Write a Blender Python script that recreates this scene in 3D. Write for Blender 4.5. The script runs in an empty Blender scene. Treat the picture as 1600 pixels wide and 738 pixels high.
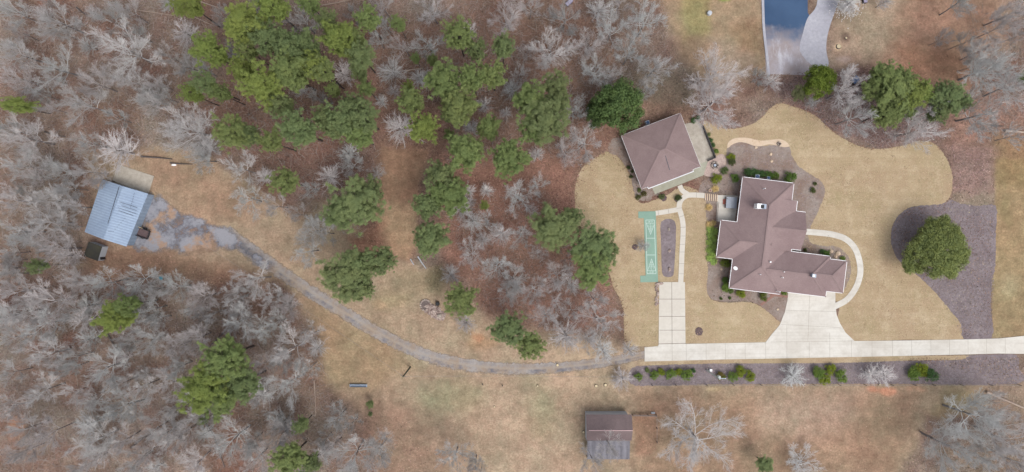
import bpy, math, random
import numpy as np
from mathutils import Vector
random.seed(7); RNG = np.random.default_rng(11)
R = math.radians
# ------------------------------------------------------------------ camera, sky, sun, exposure
S = 0.14            # metres of ground per photo pixel
H = 150.0           # drone height
scene = bpy.context.scene
C = scene.collection
cam = bpy.data.cameras.new("drone_camera"); co = bpy.data.objects.new("drone_camera", cam); C.objects.link(co)
co.location = (0, 0, H); co.rotation_euler = (0, 0, 0)
cam.sensor_width = 36; cam.lens = 36 * H / (1600 * S); cam.clip_start = 1; cam.clip_end = 4000
scene.camera = co
W = bpy.data.worlds.new("World"); scene.world = W; W.use_nodes = True
nt = W.node_tree; nt.nodes.clear()
sky = nt.nodes.new('ShaderNodeTexSky'); sky.sky_type = 'NISHITA'; sky.sun_disc = False
SUN_EL, SUN_AZ = 58, 140      # azimuth clockwise from image-up
sky.sun_elevation = R(SUN_EL); sky.sun_rotation = R(SUN_AZ); sky.air_density = 1.0; sky.dust_density = 4.0
hs = nt.nodes.new('ShaderNodeHueSaturation'); hs.inputs['Saturation'].default_value = 0.38
bg = nt.nodes.new('ShaderNodeBackground'); bg.inputs['Strength'].default_value = 0.15
ow = nt.nodes.new('ShaderNodeOutputWorld')
nt.links.new(sky.outputs[0], hs.inputs['Color']); nt.links.new(hs.outputs[0], bg.inputs[0]); nt.links.new(bg.outputs[0], ow.inputs[0])
sl = bpy.data.lights.new("sun", 'SUN'); sl.energy = 0.75; sl.angle = R(32); sl.color = (1, .985, .965)
so = bpy.data.objects.new("sun", sl); C.objects.link(so)
so.rotation_euler = (R(90 - SUN_EL), 0, R(180 - SUN_AZ))
scene.view_settings.view_transform = 'Standard'; scene.view_settings.look = 'None'
scene.view_settings.gamma = 1; scene.view_settings.use_curve_mapping = False
scene.view_settings.exposure = 0.72
KALB = 1.35         # display-linear / albedo at this exposure

# ------------------------------------------------------------------ helpers
def lin(c):
    c = c / 255.0
    return c / 12.92 if c <= .04045 else ((c + .055) / 1.055) ** 2.4
def A(r, g, b, k=1.0):
    return (lin(r) / KALB * k, lin(g) / KALB * k, lin(b) / KALB * k)
def P(px, py, z=0.0, zs=None):
    """photo pixel of a point seen at height zs -> world point with height z"""
    zs = z if zs is None else zs
    f = (H - zs) / H
    return Vector(((px - 800) * S * f, (369 - py) * S * f, z))
def tag(o, label=None, cat=None, group=None, kind=None):
    if label: o['label'] = label
    if cat: o['category'] = cat
    if group: o['group'] = group
    if kind: o['kind'] = kind
    return o
def thing(name, label, cat, loc=(0, 0, 0), group=None):
    o = bpy.data.objects.new(name, None); C.objects.link(o); o.location = loc; o.empty_display_size = .3
    return tag(o, label, cat, group)

class MB:
    def __init__(s): s.v = []; s.f = []
    def add(s, vs, fs):
        n = len(s.v); s.v += [tuple(v) for v in vs]; s.f += [tuple(n + i for i in f) for f in fs]; return s
    def box(s, c, size, rz=0.0):
        x, y, z = [d / 2 for d in size]; ca, sa = math.cos(rz), math.sin(rz); vs = []
        for dz in (-z, z):
            for dx, dy in ((-x, -y), (x, -y), (x, y), (-x, y)):
                vs.append((c[0] + dx * ca - dy * sa, c[1] + dx * sa + dy * ca, c[2] + dz))
        return s.add(vs, [(3, 2, 1, 0), (4, 5, 6, 7), (0, 1, 5, 4), (1, 2, 6, 5), (2, 3, 7, 6), (3, 0, 4, 7)])
    def bar(s, a, b, w, h):
        """rectangular bar from a to b, width w (horizontal), height h"""
        a = Vector(a); b = Vector(b); d = (b - a).normalized(); side = Vector((-d.y, d.x, 0))
        if side.length < 1e-4: side = Vector((1, 0, 0))
        side.normalize(); up = d.cross(side).normalized()
        if up.z < 0: up = -up
        vs = []
        for p in (a, b):
            for i, j in ((-1, -1), (1, -1), (1, 1), (-1, 1)): vs.append(p + side * w / 2 * i + up * h / 2 * j)
        return s.add(vs, [(0, 1, 2, 3), (7, 6, 5, 4), (0, 4, 5, 1), (1, 5, 6, 2), (2, 6, 7, 3), (3, 7, 4, 0)])
    def tube(s, pts, rad, n=6, cap=True):
        rings = []; pts = [Vector(p) for p in pts]
        for i, p in enumerate(pts):
            d = (pts[min(i + 1, len(pts) - 1)] - pts[max(i - 1, 0)])
            if d.length < 1e-6: d = Vector((0, 0, 1))
            d.normalize(); a = Vector((0, 0, 1)) if abs(d.z) < .9 else Vector((1, 0, 0))
            u = d.cross(a).normalized(); w = d.cross(u); r = rad[i] if hasattr(rad, '__len__') else rad
            rings.append([p + (u * math.cos(2 * math.pi * k / n) + w * math.sin(2 * math.pi * k / n)) * r for k in range(n)])
        vs = [q for ring in rings for q in ring]; fs = []
        for i in range(len(pts) - 1):
            for k in range(n):
                k2 = (k + 1) % n; fs.append((i * n + k, i * n + k2, (i + 1) * n + k2, (i + 1) * n + k))
        if cap: fs.append(tuple(range(n - 1, -1, -1))); fs.append(tuple((len(pts) - 1) * n + k for k in range(n)))
        return s.add(vs, fs)
    def prism(s, poly, z0, z1):
        n = len(poly); vs = [(p[0], p[1], z0) for p in poly] + [(p[0], p[1], z1) for p in poly]
        ar = sum(poly[i][0] * poly[(i + 1) % n][1] - poly[(i + 1) % n][0] * poly[i][1] for i in range(n))
        fs = [tuple(range(n - 1, -1, -1)), tuple(range(n, 2 * n))]
        for i in range(n): j = (i + 1) % n; fs.append((i, j, n + j, n + i))
        if ar < 0: fs = [tuple(reversed(f)) for f in fs]
        return s.add(vs, fs)
    def disc(s, c, r, z0, z1, n=20, wob=0.0, rnd=random):
        return s.prism([(c[0] + r * (1 + rnd.uniform(-wob, wob)) * math.cos(2 * math.pi * k / n), c[1] + r * (1 + rnd.uniform(-wob, wob)) * math.sin(2 * math.pi * k / n)) for k in range(n)], z0, z1)
    def blob(s, c, r, sq=(1, 1, 1), wob=.2, rnd=random, seg=7, rings=5):
        vs = []; fs = []
        for i in range(rings + 1):
            th = math.pi * i / rings
            for k in range(seg):
                ph = 2 * math.pi * k / seg; q = r * (1 + rnd.uniform(-wob, wob))
                vs.append((c[0] + q * sq[0] * math.sin(th) * math.cos(ph), c[1] + q * sq[1] * math.sin(th) * math.sin(ph), c[2] + q * sq[2] * math.cos(th)))
        for i in range(rings):
            for k in range(seg):
                k2 = (k + 1) % seg; fs.append((i * seg + k, (i + 1) * seg + k, (i + 1) * seg + k2, i * seg + k2))
        return s.add(vs, fs)
    def build(s, name, mat, parent=None, origin=None, smooth=False):
        me = bpy.data.meshes.new(name)
        o = bpy.data.objects.new(name, me); C.objects.link(o)
        if parent is not None: o.parent = parent; org = Vector(parent.location) if origin is None else Vector(origin)
        else: org = Vector(origin) if origin is not None else Vector((0, 0, 0)); o.location = org
        v = np.array(s.v, dtype=float) - np.array(org)
        me.from_pydata(v.tolist(), [], s.f); me.update()
        if smooth: me.polygons.foreach_set('use_smooth', [True] * len(me.polygons))
        me.materials.append(mat)
        return o
def origin_of(mb):
    v = np.array(mb.v); return (v[:, 0].mean(), v[:, 1].mean(), v[:, 2].min())
def single(mb, name, mat, label, cat, group=None, smooth=False):
    return tag(mb.build(name, mat, origin=origin_of(mb), smooth=smooth), label, cat, group)
def structure(mb, name, mat): return tag(mb.build(name, mat, origin=(0, 0, 0)), kind='structure')

def quadmesh(name, cen, nor, sx, sy):
    """N separate little quads, fast"""
    n = len(cen); a = RNG.normal(size=(n, 3)); u = np.cross(nor, a); u /= np.linalg.norm(u, axis=1)[:, None] + 1e-9; w = np.cross(nor, u)
    sx = np.broadcast_to(sx, (n,))[:, None]; sy = np.broadcast_to(sy, (n,))[:, None]
    V = np.stack([cen - u * sx - w * sy, cen + u * sx - w * sy, cen + u * sx + w * sy, cen - u * sx + w * sy], 1).reshape(-1, 3)
    me = bpy.data.meshes.new(name); me.vertices.add(4 * n); me.loops.add(4 * n); me.polygons.add(n)
    me.vertices.foreach_set('co', V.ravel()); me.loops.foreach_set('vertex_index', np.arange(4 * n, dtype=np.int32))
    me.polygons.foreach_set('loop_start', np.arange(0, 4 * n, 4, dtype=np.int32)); me.polygons.foreach_set('loop_total', np.full(n, 4, dtype=np.int32))
    me.update(calc_edges=True); return me

def smooth_poly(pts, n=6, closed=True):
    out = []; m = len(pts); rng = range(m if closed else m - 1)
    for i in rng:
        g = (lambda k: pts[k % m]) if closed else (lambda k: pts[max(0, min(m - 1, k))])
        p0, p1, p2, p3 = g(i - 1), g(i), g(i + 1), g(i + 2)
        for t in range(n):
            t /= n
            out.append(tuple(.5 * ((2 * p1[k]) + (-p0[k] + p2[k]) * t + (2 * p0[k] - 5 * p1[k] + 4 * p2[k] - p3[k]) * t * t + (-p0[k] + 3 * p1[k] - 3 * p2[k] + p3[k]) * t ** 3) for k in (0, 1)))
    if not closed: out.append(tuple(pts[-1][:2]))
    return out
def wp(pts): return [tuple(P(*p)[:2]) for p in pts]

# ------------------------------------------------------------------ materials
def newmat(name):
    m = bpy.data.materials.new(name); m.use_nodes = True; t = m.node_tree; t.nodes.clear()
    o = t.nodes.new('ShaderNodeOutputMaterial'); b = t.nodes.new('ShaderNodeBsdfPrincipled')
    t.links.new(b.outputs[0], o.inputs[0]); b.inputs['Specular IOR Level'].default_value = .25
    return m, t, b, o
def nd(t, k, **kw):
    n = t.nodes.new(k)
    for a, v in kw.items():
        if a.startswith('i_'): n.inputs[a[2:].replace('_', ' ')].default_value = v
        else: setattr(n, a, v)
    return n
def mixc(t, fac, a, b, bt='MIX'):
    m = t.nodes.new('ShaderNodeMix'); m.data_type = 'RGBA'; m.blend_type = bt
    for k, v in ((0, fac), (6, a), (7, b)):
        if hasattr(v, 'links'): t.links.new(v, m.inputs[k])
        else: m.inputs[k].default_value = v if k == 0 else (*v[:3], 1)
    return m.outputs[2]
def noise(t, vec, sc, det=4, rough=.6, lo=.35, hi=.65, dist=0):
    n = nd(t, 'ShaderNodeTexNoise', i_Scale=sc, i_Detail=det, i_Roughness=rough, i_Distortion=dist); t.links.new(vec, n.inputs['Vector'])
    r = nd(t, 'ShaderNodeMapRange'); r.inputs['From Min'].default_value = lo; r.inputs['From Max'].default_value = hi
    t.links.new(n.outputs[0], r.inputs[0]); return r.outputs[0]
def pos(t): return nd(t, 'ShaderNodeNewGeometry').outputs['Position']
def math_(t, op, a, b=None):
    m = nd(t, 'ShaderNodeMath', operation=op)
    for i, v in enumerate((a, b)):
        if v is None: continue
        if hasattr(v, 'links'): t.links.new(v, m.inputs[i])
        else: m.inputs[i].default_value = v
    return m.outputs[0]
def bump(t, b, h, st=.4, d=.05):
    n = nd(t, 'ShaderNodeBump', i_Strength=st, i_Distance=d); t.links.new(h, n.inputs['Height']); t.links.new(n.outputs[0], b.inputs['Normal'])
def mottled(name, c1, c2, c3=None, big=.12, small=3.0, rough=.9, bst=.3, spec=.2, sf=.5, metal=0):
    m, t, b, o = newmat(name); p = pos(t)
    a = mixc(t, noise(t, p, big, 5, .65), c1, c2)
    s = noise(t, p, small, 5, .75, .3, .7)
    c = mixc(t, math_(t, 'MULTIPLY', s, sf), a, c3 or c2)
    t.links.new(c, b.inputs['Base Color']); b.inputs['Roughness'].default_value = rough; b.inputs['Specular IOR Level'].default_value = spec
    b.inputs['Metallic'].default_value = metal
    if bst: bump(t, b, s, bst)
    return m
def plain(name, c, rough=.7, metal=0, var=.12):
    return mottled(name, c, tuple(x * (1 - var) for x in c), tuple(x * (1 - 2 * var) for x in c), .8, 9, rough, .1, .3, .4, metal)

M = {}
M['lawn'] = None
def lawn_mat():
    m, t, b, o = newmat('dormant_lawn'); p = pos(t)
    a = mixc(t, noise(t, p, .07, 4, .6), A(200, 180, 148), A(184, 163, 133))
    a = mixc(t, math_(t, 'MULTIPLY', noise(t, p, .22, 5, .7, .45, .75), .55), a, A(172, 152, 122))
    mp = nd(t, 'ShaderNodeMapping'); mp.inputs['Scale'].default_value = (.02, 1.4, 1); t.links.new(p, mp.inputs[0])
    a = mixc(t, math_(t, 'MULTIPLY', noise(t, mp.outputs[0], 1, 2, .5, .35, .65), .45), a, A(166, 147, 114))
    a = mixc(t, math_(t, 'MULTIPLY', noise(t, p, .13, 6, .75, .46, .6), .6), a, A(176, 150, 124))
    a = mixc(t, math_(t, 'MULTIPLY', noise(t, p, .09, 6, .75, .5, .62), .6), a, A(160, 148, 112))
    a = mixc(t, math_(t, 'MULTIPLY', noise(t, p, .11, 7, .8, .30, .46), -.0), a, A(214, 196, 166))
    a = mixc(t, math_(t, 'MULTIPLY', noise(t, p, .24, 7, .85, .5, .62), .6), a, A(216, 198, 168))
    s = noise(t, p, 3.2, 6, .8, .3, .7)
    a = mixc(t, math_(t, 'MULTIPLY', s, .55), a, A(142, 122, 94))
    a = mixc(t, math_(t, 'MULTIPLY', noise(t, p, .8, 6, .85, .56, .68), .6), a, A(140, 122, 102))
    t.links.new(a, b.inputs['Base Color']); b.inputs['Roughness'].default_value = .95; bump(t, b, s, .35, .04); return m
M['lawn'] = lawn_mat()
M['mulch'] = mottled('mulch', A(158, 147, 150), A(132, 120, 122), A(100, 89, 90), .35, 1.8, .95, .6, .1, .75)
M['mulch_bed'] = mottled('bed_mulch', A(168, 156, 148), A(146, 122, 110), A(116, 106, 98), .28, 1.8, .95, .5, .1, .6)
M['mulch_dark'] = mottled('dark_mulch', A(118, 100, 100), A(104, 88, 90), A(80, 68, 68), .5, 4, .95, .5, .1, .6)
M['concrete'] = mottled('concrete', A(216, 210, 199), A(206, 199, 187), A(186, 178, 166), .12, 1.1, .8, .1, .3, .45)
def conc_mat():
    m, t, b, o = newmat('bright_concrete'); p = pos(t)
    a = mixc(t, noise(t, p, .12, 6, .75, .42, .6), A(222, 218, 209), A(206, 200, 190))
    a = mixc(t, math_(t, 'MULTIPLY', noise(t, p, .5, 7, .8, .5, .7), .5), a, A(184, 176, 164))
    mp = nd(t, 'ShaderNodeMapping'); mp.inputs['Scale'].default_value = (.035, 1.6, 1); t.links.new(p, mp.inputs[0])
    a = mixc(t, math_(t, 'MULTIPLY', noise(t, mp.outputs[0], 1, 4, .6, .5, .7), .35), a, A(176, 168, 156))
    s = noise(t, p, 2.5, 6, .8, .3, .7); a = mixc(t, math_(t, 'MULTIPLY', s, .15), a, A(170, 162, 150))
    t.links.new(a, b.inputs['Base Color']); b.inputs['Roughness'].default_value = .85; bump(t, b, s, .1); return m
M['concrete_new'] = conc_mat()
M['concrete_old'] = mottled('weathered_concrete', A(184, 176, 164), A(198, 191, 178), A(140, 130, 118), .35, 1.2, .85, .2, .2, .6)
M['concrete_green'] = mottled('mossy_concrete', A(182, 182, 166), A(164, 164, 148), A(146, 140, 120), .3, 1.0, .85, .2, .2, .6)
M['joint'] = plain('joint_line', A(160, 150, 136))
M['joint_dark'] = plain('dark_joint', A(122, 112, 104))
M['fieldstone'] = mottled('flagstone', A(205, 184, 172), A(186, 164, 156), A(150, 132, 124), 1.6, 3.2, .85, .4, .2, .7)
M['stonewalk'] = mottled('pebble_walk', A(214, 190, 164), A(222, 202, 180), A(180, 158, 134), .8, 3.0, .85, .3, .2, .5)
M['brick'] = mottled('brick_edging', A(165, 128, 116), A(150, 112, 102), A(120, 92, 86), 1, 5, .85, .3, .2, .5)
M['gravel'] = mottled('gravel', A(160, 152, 146), A(142, 136, 132), A(110, 106, 106), .6, 3, .95, .5, .1, .6)
def shingle(name, c1, c2, c3, ang=0.0):
    m, t, b, o = newmat(name); p = pos(t)
    mp = nd(t, 'ShaderNodeMapping'); mp.inputs['Rotation'].default_value = (0, 0, -ang); t.links.new(p, mp.inputs[0])
    a = mixc(t, noise(t, p, .14, 6, .75, .4, .6), c1, c2)
    br = nd(t, 'ShaderNodeTexBrick', i_Scale=2.2, i_Mortar_Size=.012); br.inputs['Color1'].default_value = (1, 1, 1, 1); br.inputs['Color2'].default_value = (.86, .86, .86, 1); br.inputs['Mortar'].default_value = (.6, .6, .6, 1)
    t.links.new(mp.outputs[0], br.inputs['Vector'])
    a = mixc(t, .8, a, br.outputs[0], 'MULTIPLY')
    s = noise(t, p, 3.6, 5, .8, .3, .7)
    a = mixc(t, math_(t, 'MULTIPLY', s, .4), a, c3)
    t.links.new(a, b.inputs['Base Color']); b.inputs['Roughness'].default_value = .92; bump(t, b, s, .25, .03); return m
M['shingle'] = shingle('brown_shingle', A(160, 139, 137), A(147, 126, 125), A(118, 100, 100), R(-7))
M['shingle_guest'] = shingle('guest_shingle', A(153, 133, 131), A(140, 120, 119), A(112, 96, 96), R(21))
M['shingle_barn'] = shingle('barn_shingle', A(138, 121, 120), A(120, 104, 104), A(92, 82, 84), 0)
M['ridge'] = plain('ridge_cap', A(146, 126, 124), .9, 0, .06)
M['ridge_pale'] = plain('pale_ridge_flashing', A(200, 170, 170))
M['white'] = plain('white_trim', (.74, .74, .75), .5, 0, .04)
M['siding'] = plain('pale_siding', (.42, .40, .38), .7, 0, .05)
M['brickwall'] = mottled('brick_wall', (.30, .20, .16), (.25, .16, .13), (.18, .12, .10), 1, 6, .85, .3, .2, .5)
M['glass'] = plain('window_glass', (.03, .035, .045), .12, 0, .0)
M['court'] = mottled('court_paint', A(140, 170, 152), A(132, 162, 146), A(118, 146, 132), .3, 3, .7, .1, .3, .4)
M['line'] = plain('line_paint', A(206, 222, 212), .7, 0, .03)
def corrugated(name, c1, c2, c3, ang, freq, dirt=.3):
    m, t, b, o = newmat(name); p = pos(t)
    mp = nd(t, 'ShaderNodeMapping'); mp.inputs['Rotation'].default_value = (0, 0, -ang); t.links.new(p, mp.inputs[0])
    wv = nd(t, 'ShaderNodeTexWave', i_Scale=freq, i_Distortion=0.0); t.links.new(mp.outputs[0], wv.inputs[0])
    a = mixc(t, noise(t, p, .25, 4, .6), c1, c2)
    a = mixc(t, math_(t, 'MULTIPLY', noise(t, p, 1.3, 5, .7, .5, .75), dirt), a, c3)
    a = mixc(t, math_(t, 'MULTIPLY', wv.outputs[1], .28), a, c3)
    t.links.new(a, b.inputs['Base Color']); b.inputs['Roughness'].default_value = .45; b.inputs['Metallic'].default_value = .25
    bump(t, b, wv.outputs[1], .6, .06); return m
M['metal_roof'] = corrugated('shed_metal_roof', A(172, 190, 212), A(160, 178, 202), A(118, 132, 152), R(-17.5) + R(90), .55, .35)
M['metal_wall'] = corrugated('shed_metal_wall', A(168, 186, 208), A(156, 174, 196), A(120, 134, 152), 0, 1.0, .3)
M['tin'] = corrugated('old_tin_roof', A(160, 158, 164), A(140, 137, 144), A(84, 80, 86), 0, .95, .45)
M['seam'] = plain('dark_seam', A(78, 84, 94))
M['mossroof'] = mottled('mossy_roof', A(52, 52, 56), A(60, 60, 60), A(84, 80, 56), .5, .5, .95, .4, .1, .45)
M['palewall'] = plain('pale_wall', A(196, 200, 206))
M['wood'] = mottled('weathered_wood', A(150, 134, 124), A(128, 112, 104), A(98, 86, 80), .8, 6, .85, .3, .2, .6)
M['deck'] = mottled('deck_boards', A(188, 160, 150), A(170, 142, 134), A(140, 116, 110), .8, 6, .85, .3, .2, .6)
M['redwood'] = plain('red_step', A(176, 104, 88))
M['spa'] = mottled('spa_cover', A(158, 164, 174), A(148, 154, 164), A(130, 136, 146), .5, 3, .5, .1, .4, .4)
M['dark'] = plain('dark_metal', A(52, 50, 54), .5)
M['black'] = plain('black_plastic', (.015, .015, .017), .5)
M['pipe'] = mottled('galvanised_steel', A(178, 190, 204), A(160, 172, 188), A(120, 130, 146), .8, 5, .4, .1, .5, .5, .3)
M['blue'] = plain('blue_plastic', A(26, 66, 150), .4)
M['cyan'] = plain('cyan_plastic', A(44, 160, 186), .4)
M['stone'] = mottled('pale_stone', A(196, 184, 170), A(168, 156, 146), A(130, 120, 112), 1.2, 5, .9, .4, .2, .6)
M['rubble'] = mottled('rubble_mix', A(226, 208, 196), A(138, 112, 104), A(86, 74, 72), 1.6, 4, .95, .4, .2, .6)
M['ash'] = mottled('ash', A(120, 108, 104), A(138, 124, 118), A(90, 80, 78), .9, 4, .95, .4, .1, .6)
M['polewood'] = plain('treated_pole', A(86, 88, 72), .8)
M['polegrey'] = plain('pale_pole', A(196, 204, 200), .7)
M['wire'] = plain('wire', A(150, 145, 140), .5)
M['cutwood'] = plain('cut_wood', A(222, 204, 168), .8)
M['logpale'] = mottled('dead_wood', A(196, 178, 162), A(172, 152, 138), A(130, 114, 104), .5, 6, .9, .3, .2, .6)
M['logdark'] = mottled('old_log', A(96, 88, 86), A(116, 106, 102), A(66, 60, 60), .5, 6, .9, .3, .2, .6)
M['strawtuft'] = None
M['asphalt_blue'] = None

def bark_mat(name, base):
    m, t, b, o = newmat(name); oi = nd(t, 'ShaderNodeObjectInfo'); tc = nd(t, 'ShaderNodeTexCoord')
    a = mixc(t, noise(t, tc.outputs['Object'], .8, 4, .7), base, tuple(x * .72 for x in base))
    a = mixc(t, 1.0, a, oi.outputs['Color'], 'MULTIPLY')
    t.links.new(a, b.inputs['Base Color']); b.inputs['Roughness'].default_value = .9; b.inputs['Specular IOR Level'].default_value = .15; return m
M['bark_shaded_wet'] = bark_mat('trunk_bark', (.17, .155, .15))  # trunks darker than limbs: wet, shaded look put into the bark colour
M['bark_twig'] = bark_mat('twig_bark', (.45, .44, .425))
M['bark_pine'] = bark_mat('pine_bark', (.075, .06, .055))
def leaf_mat(name, c1, c2, nz=.55):
    m, t, b, o = newmat(name); oi = nd(t, 'ShaderNodeObjectInfo'); tc = nd(t, 'ShaderNodeTexCoord'); g = nd(t, 'ShaderNodeNewGeometry')
    a = mixc(t, noise(t, tc.outputs['Object'], nz, 3, .6, .35, .65), c1, c2)
    a = mixc(t, math_(t, 'MULTIPLY', g.outputs['Random Per Island'], .4), a, tuple(x * .5 for x in c1))
    a = mixc(t, 1.0, a, oi.outputs['Color'], 'MULTIPLY')
    t.links.new(a, b.inputs['Base Color']); b.inputs['Roughness'].default_value = .7; b.inputs['Specular IOR Level'].default_value = .2
    tr = nd(t, 'ShaderNodeBsdfTranslucent'); t.links.new(a, tr.inputs[0])
    mx = nd(t, 'ShaderNodeMixShader'); mx.inputs[0].default_value = .38
    t.links.new(b.outputs[0], mx.inputs[1]); t.links.new(tr.outputs[0], mx.inputs[2]); t.links.new(mx.outputs[0], o.inputs[0]); return m
M['needles'] = leaf_mat('pine_needles', (.16, .205, .10), (.20, .24, .11))
M['leaves'] = leaf_mat('evergreen_leaves', (.135, .18, .075), (.18, .22, .075), 1.2)
M['straw'] = leaf_mat('straw_blades', (.75, .58, .28), (.68, .5, .24), 2)
M['blossom'] = leaf_mat('pale_blossom', (.62, .60, .60), (.55, .53, .54), 2)

# ------------------------------------------------------------------ ground
def vnoise(x, y, sc, seed):
    r = np.random.default_rng(seed); g = r.random((256, 256)); x = x / sc; y = y / sc
    xi = np.floor(x).astype(int); yi = np.floor(y).astype(int); fx = x - xi; fy = y - yi
    fx = fx * fx * (3 - 2 * fx); fy = fy * fy * (3 - 2 * fy)
    q = lambda a, b: g[a % 256, b % 256]
    return (q(xi, yi) * (1 - fx) + q(xi + 1, yi) * fx) * (1 - fy) + (q(xi, yi + 1) * (1 - fx) + q(xi + 1, yi + 1) * fx) * fy
def sdist(px, py, poly):
    """signed distance in photo pixels, negative inside"""
    d = np.full(px.shape, 1e9); ins = np.zeros(px.shape, bool); n = len(poly)
    for i in range(n):
        x1, y1 = poly[i]; x2, y2 = poly[(i + 1) % n]; ex, ey = x2 - x1, y2 - y1; L = ex * ex + ey * ey + 1e-9
        t = np.clip(((px - x1) * ex + (py - y1) * ey) / L, 0, 1); d = np.minimum(d, (px - x1 - t * ex) ** 2 + (py - y1 - t * ey) ** 2)
        c = ((y1 > py) != (y2 > py)) & (px < ex * (py - y1) / (y2 - y1 + 1e-12) + x1); ins ^= c
    d = np.sqrt(d); return np.where(ins, -d, d)
def circ(x, y, r, ry=None):
    ry = ry or r; return [(x + r * math.cos(a * math.pi / 8), y + ry * math.sin(a * math.pi / 8)) for a in range(16)]

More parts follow.
